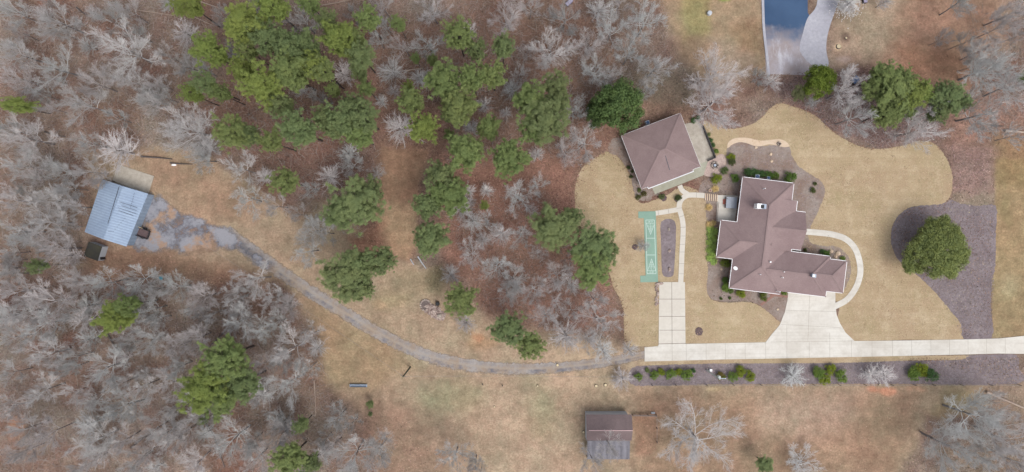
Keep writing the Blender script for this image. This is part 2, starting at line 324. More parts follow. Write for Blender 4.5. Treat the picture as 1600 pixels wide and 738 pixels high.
# (outline in photo pixels, surface colour as seen (one patch carries shade), edge softness px, opacity, litter amount or None)
ZONES = [
 ([(300,150),(520,120),(700,20),(900,0),(960,60),(1000,180),(900,300),(760,330),(640,250),(590,230),(430,240),(330,230)], (134,103,89), 25, .9, 1),
 ([(-50,150),(160,330),(120,440),(-50,420)], (142,121,107), 25, .7, 1),
 ([(330,200),(600,170),(600,260),(560,380),(500,330),(420,250),(340,240)], (134,98,86), 22, .7, 1),
 ([(680,250),(900,230),(905,330),(955,430),(972,500),(880,530),(760,500),(735,440),(690,430),(690,350)], (150,109,94), 12, .9, 1),
 ([(120,420),(170,400),(130,240),(250,230),(330,245),(400,290),(470,340),(520,300),(600,400),(700,430),(760,500),(860,540),(1010,540),(1400,560),(1620,595),(1620,640),(1450,650),(1400,760),(600,760),(575,660),(515,600),(495,520),(440,440),(380,425),(300,425),(230,430)], (170,146,122), 10, 1, .25),
 ([(210,240),(300,245),(400,300),(380,350),(300,330),(235,300)], (164,132,108), 14, .8, .5),
 ([(130,390),(240,385),(300,400),(400,425),(380,445),(240,435),(150,440)], (156,120,98), 10, .8, .6),
 ([(480,470),(600,520),(650,570),(580,610),(510,600),(495,520)], (160,136,104), 18, .8, .3),
 ([(596,230),(672,232),(655,300),(652,380),(640,408),(612,400),(588,365),(590,290)], (164,126,102), 8, 1, .4),
 ([(600,320),(652,318),(650,380),(638,404),(610,396),(596,360)], (178,150,118), 12, .8, .2),
 ([(540,370),(590,350),(598,400),(560,400)], (152,108,88), 8, .8, .8),
 ([(560,630),(640,640),(680,680),(700,760),(560,760)], (146,116,98), 30, .8, .7),
 ([(1000,612),(1440,612),(1400,760),(990,760)], (160,130,106), 18, .9, .5),
 ([(1190,615),(1330,612),(1340,650),(1260,690),(1190,670)], (176,152,132), 25, .8, .2),
 ([(740,640),(800,620),(900,700),(860,760),(760,760)], (178,154,130), 30, .7, .2),
 (circ(705,620,52,26), (152,150,116), 18, .7, .2), (circ(845,645,22,40), (156,148,116), 16, .6, .2), (circ(612,470,30,14), (160,152,112), 12, .6, .3),
 (circ(650,440,40,22), (158,146,116), 14, .8, .3), (circ(682,436,14,22), (118,108,82), 8, .8, .7),
 ([(740,480),(800,500),(1000,548),(1000,600),(800,600),(690,585),(640,560),(660,530)], (180,158,132), 16, .7, .15),
 (circ(752,535,26,12), (184,150,112), 10, .7, .2), (circ(590,476,12,6), (206,172,136), 5, .7, .1), (circ(745,527,10,5), (206,150,112), 4, .8, .1),
 ([(988,648),(1025,648),(1025,702),(990,716)], (158,120,98), 5, .9, .5),
 (circ(1362,607,7,4), (204,144,116), 3, .9, .1), (circ(1388,612,13,7), (206,142,112), 3, .95, .1), (circ(1372,610,14,3), (206,132,104), 3, .7, .1),
 (circ(1430,608,20,3), (196,150,120), 4, .7, .1), (circ(1115,608,12,3), (208,178,136), 3, .8, .1), (circ(1060,640,30,10), (168,128,108), 10, .6, .3),
 ([(1480,610),(1560,615),(1560,640),(1460,650)], (154,136,100), 14, .7, .4),
 ([(1545,640),(1620,640),(1620,760),(1480,760),(1460,700)], (134,116,98), 20, .8, 1),
 ([(1540,560),(1600,560),(1600,650),(1545,640)], (140,118,104), 14, .7, .8),
 ([(1030,-60),(1195,-60),(1197,115),(1110,130),(1060,90),(1040,20)], (164,140,112), 14, .95, .3),
 ([(1062,-10),(1105,-10),(1110,50),(1070,62)], (150,144,92), 10, .8, .2), (circ(1130,-2,10,6), (120,160,60), 4, .8, .1),
 ([(1140,40),(1193,30),(1196,110),(1160,112)], (148,120,92), 10, .8, .3),
 ([(1110,60),(1190,90),(1180,125),(1110,110)], (160,140,126), 14, .6, .3),
 ([(1000,100),(1080,120),(1080,180),(960,180),(960,120)], (112,98,82), 14, .7, 1),
 ([(1300,-60),(1470,-60),(1420,60),(1390,100),(1300,112),(1295,60)], (172,148,126), 14, .95, .3),
 ([(1440,-60),(1580,-60),(1570,60),(1520,140),(1480,150),(1400,130),(1370,100)], (166,130,108), 18, .95, .4),
 ([(1180,125),(1300,110),(1420,120),(1490,145),(1470,215),(1375,232),(1300,205),(1240,165)], (132,104,100), 8, .9, 1),
 ([(1400,70),(1500,80),(1520,130),(1420,122)], (166,116,92), 12, .7, .5),
 ([(1480,150),(1640,150),(1640,250),(1556,256),(1500,280),(1478,240)], (150,116,102), 14, .95, .8),
 ([(1478,225),(1556,230),(1556,340),(1490,330)], (150,122,116), 12, .85, .7),
 ([(1488,300),(1556,300),(1556,330),(1480,335)], (150,138,118), 8, .7, .5),
 ([(1556.5,248),(1700,248),(1700,529),(1550,529),(1550,430)], (164,140,104), 2.5, 1, .3),
 ([(1556,210),(1640,220),(1640,300),(1556,290)], (146,116,80), 12, .7, .4), (circ(1577,445,14,16), (176,160,124), 8, .6, .2), (circ(1572,330,12,20),(150,140,98),8,.6,.3),
 ([(930,150),(1080,165),(1120,200),(1100,240),(960,240),(920,210)], (148,112,96), 10, .8, .9),
 ([(1070,190),(1130,200),(1130,235),(1110,235)], (186,172,148), 8, .7, .2),
 (circ(28,668,14,16), (184,128,98), 6, .8, .4), (circ(65,2,8,5), (200,110,80), 4, .7, .3),
 (circ(290,360,50,22), (176,132,106), 14, .8, .3), (circ(120,528,22,12), (150,98,84), 8, .7, .8), (circ(690,150,26,16), (88,72,64), 10, .6, .8),  # last circle: dark ground between pines, their shade put into the colour
 (circ(330,140,60,20), (136,108,90), 20, .6, 1), (circ(1321,58,7,7), (120,100,88), 3, .9, .3), (circ(1310,73,6,6), (226,200,160), 3, .8, .1), (circ(1317,90,9,4), (190,172,166), 4, .7, .1),
]
def ground():
    global GRIDX, GRIDY, GCOL, GLIT
    xs = np.concatenate([-np.geomspace(1700, 128, 14), np.arange(-124, 124.1, .3), np.geomspace(128, 1700, 14)])
    ys = np.concatenate([-np.geomspace(1700, 64, 16), np.arange(-60, 60.1, .3), np.geomspace(64, 1700, 16)])
    X, Y = np.meshgrid(xs, ys); ny, nx = X.shape
    px = X / S + 800; py = 369 - Y / S
    wx = px + 10 * (vnoise(px, py, 22, 1) - .5) + 5 * (vnoise(px, py, 7, 2) - .5); wy = py + 10 * (vnoise(px, py, 22, 3) - .5) + 5 * (vnoise(px, py, 7, 4) - .5)
    col = np.zeros((ny, nx, 3)); col[:] = (134, 110, 98); lit = np.ones((ny, nx))
    n1 = vnoise(px, py, 60, 5); n2 = vnoise(px, py, 18, 6)
    col += (n1[..., None] - .5) * np.array((8, 26, 30)) ; col += (n2[..., None] - .5) * np.array((16, 24, 22))
    for poly, c, soft, op, li in ZONES:
        s = 1.0 if soft > 3 else .15
        d = sdist(px + (wx - px) * s, py + (wy - py) * s, poly); w = 1 / (1 + np.exp(np.clip(d / (soft * .35), -40, 40))) * op
        col = col * (1 - w[..., None]) + np.array(c) * w[..., None]; lit = lit * (1 - w) + li * w
    n3 = vnoise(px, py, 35, 8); n4 = vnoise(px, py, 9, 9); col *= (1 + .10 * (n3 - .5) + .12 * (n4 - .5))[..., None]
    gy = col.mean(-1, keepdims=True); col = gy + (col - gy) * (.80 + .04 * lit[..., None]); c = np.clip(col, 0, 255) / 255; L = np.where(c <= .04045, c / 12.92, ((c + .055) / 1.055) ** 2.4) / KALB
    GRIDX, GRIDY, GCOL, GLIT = xs, ys, L, lit
    me = bpy.data.meshes.new('ground'); V = np.stack([X, Y, np.zeros_like(X)], -1).reshape(-1, 3)
    me.vertices.add(nx * ny); me.vertices.foreach_set('co', V.ravel())
    i = (np.arange(ny - 1)[:, None] * nx + np.arange(nx - 1)[None]).ravel(); F = np.stack([i, i + 1, i + nx + 1, i + nx], 1); nf = len(F)
    me.loops.add(nf * 4); me.polygons.add(nf); me.loops.foreach_set('vertex_index', F.ravel().astype(np.int32))
    me.polygons.foreach_set('loop_start', np.arange(0, nf * 4, 4, dtype=np.int32)); me.polygons.foreach_set('loop_total', np.full(nf, 4, dtype=np.int32)); me.update(calc_edges=True)
    at = me.attributes.new('soil', 'FLOAT_COLOR', 'POINT'); at.data.foreach_set('color', np.concatenate([L, lit[..., None]], -1).ravel())  # soil tint; also holds the painted shade between the pines
    m, t, b, o = newmat('ground_cover'); p = pos(t); a = nd(t, 'ShaderNodeAttribute', attribute_name='soil'); base = a.outputs['Color']; la = a.outputs['Alpha']
    s1 = noise(t, p, 2.2, 8, .85, .35, .65); s2 = noise(t, p, .7, 7, .8, .35, .65); s3 = noise(t, p, 5.0, 4, .8, .52, .62)
    g = mixc(t, s1, (.50, .49, .48), (1.42, 1.43, 1.46)); g2 = mixc(t, s1, (.70, .69, .67), (1.22, 1.22, 1.22))
    g = mixc(t, la, g2, g); c1 = mixc(t, 1, base, mixc(t, noise(t, p, .06, 6, .8, .4, .62), (1.08, 1.0, .96), (.92, 1.0, .93)), 'MULTIPLY')
    c1 = mixc(t, 1, c1, mixc(t, noise(t, p, .16, 7, .85, .4, .6), (.88, .87, .86), (1.1, 1.1, 1.1)), 'MULTIPLY'); c1 = mixc(t, 1, c1, g, 'MULTIPLY')
    c1 = mixc(t, 1, c1, mixc(t, s2, (.80, .78, .77), (1.16, 1.17, 1.18)), 'MULTIPLY')
    c1 = mixc(t, math_(t, 'MULTIPLY', math_(t, 'MULTIPLY', s3, la), .35), c1, A(176, 150, 132))
    t.links.new(c1, b.inputs['Base Color']); b.inputs['Roughness'].default_value = .97; b.inputs['Specular IOR Level'].default_value = .1; bump(t, b, s1, .5, .08)
    me.materials.append(m); og = bpy.data.objects.new('ground', me); C.objects.link(og); tag(og, kind='structure')
ground()

def sheet(name, pts, mat, z0, z1, smooth=6):
    q = smooth_poly(pts, smooth) if smooth else pts
    if mat in (M['lawn'], M['mulch'], M['mulch_bed']):      # turf and mulch creep over each other: ragged outline
        rr = random.Random(len(pts)); o = []; k1 = .5 if mat is M['lawn'] or name == 'mulch_oval' else .8; k1 = .2 if name == 'mulch_oval' else k1
        for i in range(len(q)):
            a, b = q[i], q[(i + 1) % len(q)]; L = math.hypot(b[0] - a[0], b[1] - a[1]); n = max(1, int(L / 1.6))
            for j in range(n): f = j / n; o.append((a[0] + (b[0] - a[0]) * f + rr.uniform(-k1, k1) , a[1] + (b[1] - a[1]) * f + rr.uniform(-k1, k1)))
        q = o
    mb = MB(); mb.prism(wp(q), z0, z1); return structure(mb, name, mat)
LAWN1 = [(1100,190),(1120,199),(1150,201),(1183,190),(1205,168),(1222,162),(1250,170),(1275,182),(1300,205),(1330,223),(1352,231),(1375,233),(1410,228),(1440,220),(1461,226),(1478,246),(1488,276),(1485,306),(1471,319),(1448,322),(1425,323),(1408,333),(1395,351),(1392,372),(1396,392),(1409,412),(1439,435),(1464,460),(1489,490),(1502,508),(1505,530),(1420,531),(1335,532.5),(1320,520),(1309,497),(1306,470),(1240,420),(1180,380),(1150,300),(1120,262),(1104,230)]
LAWN2 = [(1059,300),(1100,303),(1108,312),(1108,420),(1104,445),(1109,465),(1120,471),(1140,473),(1169,472),(1188,479),(1203,490),(1214,500),(1222,502),(1228,492),(1226,515),(1212,530),(1196,538),(1130,538),(1066,538),(1066,470),(1058,430)]
LAWN3 = [(925,250),(950,237),(967,247),(984,272),(990,298),(1002,318),(1040,306),(1062,296),(1066,340),(1066,445),(1034,445),(1032,538),(1007,541),(978,538),(975,510),(974,484),(966,462),(957,447),(948,415),(925,380),(905,352),(899,325),(899,291),(908,265)]
sheet('lawn', LAWN1, M['lawn'], -.05, .03); sheet('lawn', LAWN2, M['lawn'], -.05, .026); sheet('lawn', LAWN3, M['lawn'], -.05, .022)
sheet('verge', [(1008,565),(1120,562),(1300,558),(1400,556.5),(1507,555.5),(1509,558),(1500,562),(1400,564),(1300,567.5),(1120,568),(1005,571),(1000,568)], M['lawn'], -.05, .034, 2)
sheet('mulch_bed', [(1428,323),(1471,319),(1485,312),(1500,318),(1530,322),(1556,322),(1556,360),(1555,415),(1550,440),(1548,480),(1549,529.5),(1506,530),(1502,508),(1489,490),(1464,460),(1439,435),(1409,412),(1396,392),(1392,372),(1395,351),(1408,333)], M['mulch'], -.05, .038, 3)
sheet('mulch_strip', [(988,575),(1030,571),(1120,568),(1300,567),(1400,564),(1500,562.5),(1510,556),(1560,554),(1588,555),(1592,575),(1588,600),(1400,600),(1240,600),(1100,601),(1020,603),(985,600)], M['mulch'], -.05, .014, 3)
BED1 = [(1136,232),(1142,225),(1152,221),(1170,224),(1190,228),(1215,226),(1232,227),(1237,243),(1246,258),(1258,267),(1270,275),(1282,283),(1289,296),(1286,312),(1276,335),(1268,350),(1262,362),(1230,380),(1170,330),(1150,306),(1100,303),(1092,296),(1098,284),(1112,277),(1126,270),(1134,256)]
sheet('garden_bed', BED1, M['mulch_bed'], -.05, .042, 4)
sheet('garden_bed', [(1256,367),(1263,370),(1265,378),(1273,382),(1289,385),(1304,385),(1315,390),(1324,399),(1329,412),(1329,427),(1324,443),(1317,453),(1290,440),(1240,400)], M['mulch_bed'], -.05, .046, 4)
sheet('garden_bed', [(1104,312),(1125,312),(1125,350),(1120,400),(1140,410),(1140,445),(1215,460),(1232,458),(1229,480),(1221,502),(1212,497),(1200,487),(1188,478),(1176,472),(1160,470),(1140,471),(1120,470),(1109,465),(1104,450),(1106,425),(1104,395),(1104,350)], M['mulch_bed'], -.05, .048, 4)
sheet('garden_bed', [(950,236),(962,215),(1000,230),(1030,298),(1020,306),(1016,313),(1004,314),(995,310),(990,298),(984,272),(967,246)], M['mulch_bed'], -.05, .044, 4)
sheet('mulch_oval', [(1032,352),(1036,345),(1043,342),(1052,344),(1056,352),(1056,372),(1055,395),(1053,425),(1050,432),(1042,433),(1036,430),(1034,420),(1033,385)], M['mulch'], -.05, .044, 4)
for (x, y, r) in ((992,386,4.5), (1092,518,6.5), (1059,311,5.5), (1037,310,5)):
    mb = MB(); c = P(x, y); mb.disc(c, r * S, -.02, .06, 18, .12); structure(mb, 'mulch_ring', M['mulch_dark'])

# roads and paving
def poly_slab(name, pts, mat, z1, smooth=0): return sheet(name, pts, mat, -.05, z1, smooth)
poly_slab('driveway', [(1007,543),(1028,541),(1029,538.5),(1070,537.5),(1196,535),(1206,522),(1218,508),(1226,488),(1230,470),(1232,452),(1305,452),(1305,478),(1307,492),(1312,505),(1321,520),(1335,533),(1420,532),(1505,530.5),(1560,529),(1600,525),(1620,522),(1620,560),(1600,553),(1560,552.5),(1505,554),(1400,556.5),(1300,558.5),(1120,562),(1007,565)], M['concrete_new'], .10)
poly_slab('parking_pad', [(1030,441),(1070,441),(1071,538.5),(1029,539.5)], M['concrete'], .094)
mb = MB()
def jl(x1, y1, x2, y2, z=.106, w=.05): mb.bar(P(x1, y1) + Vector((0, 0, z)), P(x2, y2) + Vector((0, 0, z)), w, .006)
for y in (467.5, 494.5, 516): jl(1030, y, 1070.5, y, .098, .09)
jl(1049.5, 441, 1050, 538, .098, .09); jl(1029, 537.5, 1072, 536.5, .106, .1)
structure(mb, 'slab_joint', M['joint_dark']); mb = MB()
for x, a, b in ((1050,538,563.5),(1072,537,563),(1103,537,562.5),(1133,536.5,562),(1164,536,561),(1196,535,560.5),(1229,508,560),(1264,534,559.5),(1296,520,558.5),(1330,532,558),(1362,532,557.5),(1394,532,556.5),(1424,532,556),(1454,531,555.5),(1483,531,554.5),(1512,530,554),(1541,529,553),(1570,528,553)): jl(x, a, x + .3, b)
jl(1220, 507, 1312, 512); jl(1227, 485, 1306, 487); jl(1265, 455, 1262, 534); jl(1204, 534.5, 1334, 533)
structure(mb, 'slab_joint', M['joint'])
def ribbon_poly(pts, w):
    q = smooth_poly(pts, 6, False); Lf = []; Rt = []
    for i, p in enumerate(q):
        a = q[max(0, i - 1)]; b = q[min(len(q) - 1, i + 1)]; dx, dy = b[0] - a[0], b[1] - a[1]; L = math.hypot(dx, dy) or 1
        Lf.append((p[0] - dy / L * w / 2, p[1] + dx / L * w / 2)); Rt.append((p[0] + dy / L * w / 2, p[1] - dx / L * w / 2))
    return Lf + Rt[::-1], q
def walk(name, pts, w, z, mat, joints=0):
    poly, q = ribbon_poly(pts, w); sheet(name, poly, mat, -.05, z, 0)
walk('walk', [(1256,362),(1280,364),(1300,366.5),(1318,372),(1330,381),(1338,393),(1343,410),(1344,426),(1340,443),(1332,458),(1321,470),(1304,479)], 9.3, .085, M['concrete_new'])
walk('walk', [(1063.5,443),(1064.5,420),(1065.5,395),(1067,370),(1067,350),(1064,335),(1061,324),(1064,313),(1073,306),(1086,305),(1101,306)], 8, .08, M['concrete'])
walk('walk', [(1062,290),(1066,298),(1075,304)], 7.5, .076, M['concrete'])
walk('walk', [(1024,333.5),(1044,330.5),(1062,327)], 7.5, .072, M['concrete'])
mb = MB()
for a, b in (((1061,428),(1068,428)), ((1061,412),(1069,412)), ((1061.5,394),(1070,394)), ((1062,382),(1070,382)), ((1063,369),(1071,369)), ((1063,356),(1071,355)), ((1060,340),(1068,337)), ((1057,326),(1065,325)), ((1088,301),(1088,309)), ((1044,327),(1045,334)), ((1028,329.5),(1029,336.5))):
    mb.bar(P(*a) + Vector((0, 0, .086)), P(*b) + Vector((0, 0, .086)), .05, .005)
structure(mb, 'walk_joint', M['joint_dark'])
poly_slab('spa_patio', [(1120,305),(1157,306),(1160,350),(1119,346)], M['concrete_new'], .12)
poly_slab('guest_walk', [(1017,290),(1023.5,303.5),(1060,289.5),(1099,274),(1106,252),(1080,250),(1040,270)], M['concrete_green'], .11)
poly_slab('guest_terrace', [(1070,194),(1090,190),(1095,194),(1098,200),(1116.5,247),(1105,252),(1080,262),(1060,220)], M['concrete_old'], .16)
poly_slab('stone_patio', [(1104,252),(1116,247),(1121,243),(1127,241),(1132,243),(1134,250),(1133,258),(1129,265),(1124,271),(1116,276),(1108,276.5),(1099,273),(1101,262)], M['fieldstone'], .09, 3)
poly_slab('stone_path', [(1136,230.5),(1138,223),(1146,217),(1161,215.2),(1175,217),(1188,220),(1203,219),(1217,217.6),(1227,221),(1233,227),(1232,229.5),(1223.5,230),(1214,227.8),(1202,225.8),(1188,228.8),(1177,227.8),(1168,224.4),(1156,222.4),(1145,225.7),(1138,231)], M['stonewalk'], .07, 4)
poly_slab('brick_edging', [(1200,458),(1232,462.5),(1231,465.5),(1210,463),(1190,478),(1187,475.5),(1204,462.5)], M['brick'], .09)
poly_slab('shed_slab', [(184.5,257),(241,275.5),(232,303),(176,283)], M['concrete_old'], .12)

def asphalt_court():
    m, t, b, o = newmat('blue_grey_asphalt'); p = pos(t)
    sep = nd(t, 'ShaderNodeSeparateXYZ'); t.links.new(p, sep.inputs[0])
    r = nd(t, 'ShaderNodeMapRange'); y0 = P(0, 70)[1]; y1 = P(0, 40)[1]; r.inputs['From Min'].default_value = y0; r.inputs['From Max'].default_value = y1
    wob = math_(t, 'MULTIPLY', noise(t, p, .25, 4, .6, .2, .8), 5.0); t.links.new(math_(t, 'ADD', math_(t, 'SUBTRACT', sep.outputs[1], 2.5), wob), r.inputs[0])
    a = mixc(t, noise(t, p, .25, 4, .6), A(156, 142, 138), A(172, 166, 172))
    mp = nd(t, 'ShaderNodeMapping'); mp.inputs['Scale'].default_value = (1, .35, 1); mp.inputs['Rotation'].default_value = (0, 0, R(30)); t.links.new(p, mp.inputs[0])
    a = mixc(t, math_(t, 'MULTIPLY', noise(t, mp.outputs[0], .42, 5, .7, .52, .7), .85), a, A(206, 206, 214))
    bl = mixc(t, noise(t, p, .15, 3, .5), A(48, 76, 110), A(62, 90, 124))
    c = mixc(t, r.outputs[0], a, bl); s = noise(t, p, 3, 5, .8, .3, .7); c = mixc(t, math_(t, 'MULTIPLY', s, .2), c, A(90, 92, 100))
    t.links.new(c, b.inputs['Base Color']); b.inputs['Roughness'].default_value = .75; bump(t, b, s, .2)
    return m
M['asphalt_blue'] = asphalt_court()
poly_slab('asphalt_court', [(1192,-40),(1262,-40),(1262,20),(1285,60),(1292,100),(1275,118),(1197,116),(1194,60)], M['asphalt_blue'], .03)
M['oldconc'] = mottled('old_grey_concrete', A(188, 188, 196), A(172, 172, 182), A(146, 144, 150), .25, 1.6, .85, .3, .2, .6)
poly_slab('neighbour_drive', [(1283,-40),(1316,-40),(1311,-2),(1304,20),(1297,40),(1292,60),(1291,80),(1294,103),(1272,104),(1250,80),(1255,50),(1262,28),(1276,8)], M['oldconc'], .05, 4)
mb = MB(); q = smooth_poly([(1191,-20),(1192,10),(1193,40),(1196,70),(1199,95),(1201,118)], 5, False)
for i in range(len(q) - 1): mb.bar(P(*q[i]) + Vector((0, 0, .07)), P(*q[i + 1]) + Vector((0, 0, .07)), .55, .14)
structure(mb, 'kerb', M['oldconc'])

# gravel track: ribbon with wheel lines, ragged edges
def track_mat(name, dark_amt, edge):
    m, t, b, o = newmat(name); p = pos(t); uv = nd(t, 'ShaderNodeUVMap'); sp = nd(t, 'ShaderNodeSeparateXYZ'); t.links.new(uv.outputs[0], sp.inputs[0])
    x = sp.outputs[0]    # 0..1 across
    def band(c, w):
        d = math_(t, 'ABSOLUTE', math_(t, 'SUBTRACT', x, c)); r = nd(t, 'ShaderNodeMapRange'); r.inputs['From Min'].default_value = w; r.inputs['From Max'].default_value = w * .3; t.links.new(d, r.inputs[0]); return r.outputs[0]
    a = mixc(t, noise(t, p, .28, 7, .8, .42, .58), A(170, 164, 160), A(164, 145, 126))
    n1 = noise(t, p, .3, 7, .8, .46, .62)
    a = mixc(t, math_(t, 'MULTIPLY', math_(t, 'MULTIPLY', band(.3, .24), n1), dark_amt), a, A(104, 106, 118))
    a = mixc(t, math_(t, 'MULTIPLY', math_(t, 'MULTIPLY', band(.72, .16), noise(t, p, .6, 6, .8, .42, .6)), .6), a, A(128, 126, 130))
    a = mixc(t, math_(t, 'MULTIPLY', band(.5, .10), .5), a, A(172, 160, 146))
    s = noise(t, p, 3, 6, .8, .3, .7); a = mixc(t, math_(t, 'MULTIPLY', s, .35), a, A(110, 102, 98))
    t.links.new(a, b.inputs['Base Color']); b.inputs['Roughness'].default_value = .95; bump(t, b, s, .4)
    e = math_(t, 'ABSOLUTE', math_(t, 'SUBTRACT', x, .5)); e = math_(t, 'ADD', e, math_(t, 'MULTIPLY', math_(t, 'SUBTRACT', noise(t, p, .9, 6, .8, .2, .8), .5), edge))
    r = nd(t, 'ShaderNodeMapRange'); r.inputs['From Min'].default_value = .36; r.inputs['From Max'].default_value = .47; t.links.new(e, r.inputs[0])
    tr = nd(t, 'ShaderNodeBsdfTransparent'); mx = nd(t, 'ShaderNodeMixShader'); t.links.new(r.outputs[0], mx.inputs[0]); t.links.new(b.outputs[0], mx.inputs[1]); t.links.new(tr.outputs[0], mx.inputs[2]); t.links.new(mx.outputs[0], o.inputs[0])
    return m
def ribbon(name, pts, widths, mat, z):
    q = smooth_poly(pts, 8, False); n = len(q); V = []; F = []; U = []
    for i, p in enumerate(q):
        a = q[max(0, i - 1)]; b = q[min(n - 1, i + 1)]; dx, dy = b[0] - a[0], b[1] - a[1]; L = math.hypot(dx, dy) or 1
        w = np.interp(i / (n - 1), np.linspace(0, 1, len(widths)), widths)
        for s_ in (-1, 1): V.append(tuple(P(p[0] - dy / L * w / 2 * s_, p[1] + dx / L * w / 2 * s_)[:2]) + (z,))
    for i in range(n - 1): F.append((2 * i, 2 * i + 2, 2 * i + 3, 2 * i + 1)); U += [(0, i), (0, i + 1), (1, i + 1), (1, i)]
    me = bpy.data.meshes.new(name); me.from_pydata(V, [], F); ul = me.uv_layers.new(name='UVMap')
    ul.data.foreach_set('uv', np.array(U, dtype=np.float32).ravel()); me.materials.append(mat)
    ob = bpy.data.objects.new(name, me); C.objects.link(ob); tag(ob, kind='structure')
ribbon('gravel_track', [(1012,553),(985,559),(940,567),(880,574),(820,576.5),(770,575),(720,569),(680,560),(640,545),(590,520),(540,490),(490,459),(440,426),(405,402),(380,384),(352,362)], [14,17,20,22,23,23,23,24,27,26], track_mat('track_gravel', 1.0, .46), .008)
def yard_mat():
    m, t, b, o = newmat('patchy_yard_gravel'); p = pos(t)
    a = mixc(t, noise(t, p, .2, 6, .7, .44, .6), A(160, 160, 166), A(114, 118, 130)); a = mixc(t, noise(t, p, .17, 6, .72, .5, .58), a, A(176, 146, 122))
    s = noise(t, p, 3, 6, .8, .3, .7); a = mixc(t, math_(t, 'MULTIPLY', s, .35), a, A(98, 94, 98)); t.links.new(a, b.inputs['Base Color']); b.inputs['Roughness'].default_value = .95
    at = nd(t, 'ShaderNodeAttribute', attribute_name='edge')
    k = math_(t, 'ADD', noise(t, p, .2, 6, .7, .35, .62), math_(t, 'MULTIPLY', at.outputs['Fac'], 1.2)); r = nd(t, 'ShaderNodeMapRange'); r.inputs['From Min'].default_value = .55; r.inputs['From Max'].default_value = 1.25; t.links.new(k, r.inputs[0])
    tr = nd(t, 'ShaderNodeBsdfTransparent'); mx = nd(t, 'ShaderNodeMixShader'); t.links.new(r.outputs[0], mx.inputs[0]); t.links.new(b.outputs[0], mx.inputs[1]); t.links.new(tr.outputs[0], mx.inputs[2]); t.links.new(mx.outputs[0], o.inputs[0]); return m
def yard():
    poly = [(222,290),(250,300),(285,322),(320,338),(352,348),(392,374),(430,404),(440,424),(418,430),(375,402),(345,398),(310,404),(270,400),(235,398),(200,392),(205,350)]
    xs = np.arange(200, 450, 2.0); ys = np.arange(284, 440, 2.0); X, Y = np.meshgrid(xs, ys); d = sdist(X, Y, poly); e = np.clip((d + 14) / 16, 0, 1)
    nx = len(xs); V = [tuple(P(x, y)[:2]) + (.012,) for x, y in zip(X.ravel(), Y.ravel())]; F = [(i * nx + j, (i + 1) * nx + j, (i + 1) * nx + j + 1, i * nx + j + 1) for i in range(len(ys) - 1) for j in range(nx - 1) if d[i, j] < 3]
    me = bpy.data.meshes.new('gravel_yard'); me.from_pydata(V, [], F); at = me.attributes.new('edge', 'FLOAT', 'POINT'); at.data.foreach_set('value', e.ravel().astype(np.float32)); me.materials.append(yard_mat())
    ob = bpy.data.objects.new('gravel_yard', me); C.objects.link(ob); tag(ob, kind='structure')
yard()

# ------------------------------------------------------------------ shuffleboard court
def court():
    def cp(x, y, z=0): return P(980 + x / 4.614, 300 + y / 4.614) + Vector((0, 0, z))
    t = thing('shuffleboard_court', 'mint green painted shuffleboard court with white lines, between lawn and mulch oval', 'court', cp(168, 395))
    mb = MB(); mb.prism([tuple(cp(*q)[:2]) for q in ((80,142),(205,140),(222,650),(95,652),(93,605),(133,603),(120,190),(80,190))], 0, .09); mb.build('court_surface', M['court'], t)
    lb = MB()
    def ln(a, b, w=.075): lb.bar(cp(*a, .094), cp(*b, .094), w, .005)
    for a, b in (((134,203),(195,203)), ((134,203),(143,590)), ((195,203),(207,590)), ((143,590),(207,590)), ((137,334),(200,334)), ((141,455),(203,455))): ln(a, b, .1)
    def scoring(base_l, base_r, b2l, b2r, apex, sgn):
        # apron row, two square rows, triangle tip
        ln(b2l, b2r); ln(b2l, apex); ln(b2r, apex)
        B = lambda f, g: (b2l[0] + (b2r[0] - b2l[0]) * g + (apex[0] - b2l[0] - (b2r[0] - b2l[0]) * g) * f, b2l[1] + (apex[1] - b2l[1]) * f)
        L_ = lambda f: (b2l[0] + (apex[0] - b2l[0]) * f, b2l[1] + (apex[1] - b2l[1]) * f); R_ = lambda f: (b2r[0] + (apex[0] - b2r[0]) * f, b2r[1] + (apex[1] - b2r[1]) * f)
        for f in (.33, .66): ln(L_(f), R_(f), .06)
        mid = ((b2l[0] + b2r[0]) / 2, (b2l[1] + b2r[1]) / 2); m66 = ((L_(.66)[0] + R_(.66)[0]) / 2, (L_(.66)[1] + R_(.66)[1]) / 2); ln(mid, m66, .06)
        GL = {'0': [(0,0,1,0),(1,0,1,2),(1,2,0,2),(0,2,0,0)], '1': [(.5,0,.5,2)], '7': [(0,2,1,2),(1,2,.3,0)], '8': [(0,0,1,0),(1,0,1,2),(1,2,0,2),(0,2,0,0),(0,1,1,1)], 'O': [(0,0,1,0),(1,0,1,2),(1,2,0,2),(0,2,0,0)], 'F': [(0,0,0,2),(0,2,1,2),(0,1,.8,1)]}
        def text(s_, cx, cy, h):
            w = h * .5; adv = h * .72; x0 = -adv * (len(s_) - 1) / 2 - w / 2
            for i, ch in enumerate(s_):
                for (a, b, c, d) in GL.get(ch, []):
                    pt = lambda u, v: (cx + sgn * (x0 + i * adv + u * w), cy - sgn * (v / 2 - .5) * h)
                    ln(pt(a, b), pt(c, d), .04)
        def at(f, g): return (L_(f)[0] + (R_(f)[0] - L_(f)[0]) * g, L_(f)[1])
        text('7', *at(.165, .27), 14); text('7', *at(.165, .73), 14); text('8', *at(.5, .25), 12); text('8', *at(.5, .75), 12); text('10', *at(.75, .5), 9)
        text('10 OFF', (base_l[0] + base_r[0] + b2l[0] + b2r[0]) / 4, (base_l[1] + b2l[1]) / 2, 9)
    scoring((134,203),(195,203),(139,226),(197,226),(168,308),-1)
    scoring((143,590),(207,590),(147,568),(205,568),(175,482),1)
    lb.build('line_marking', M['line'], t)
court()

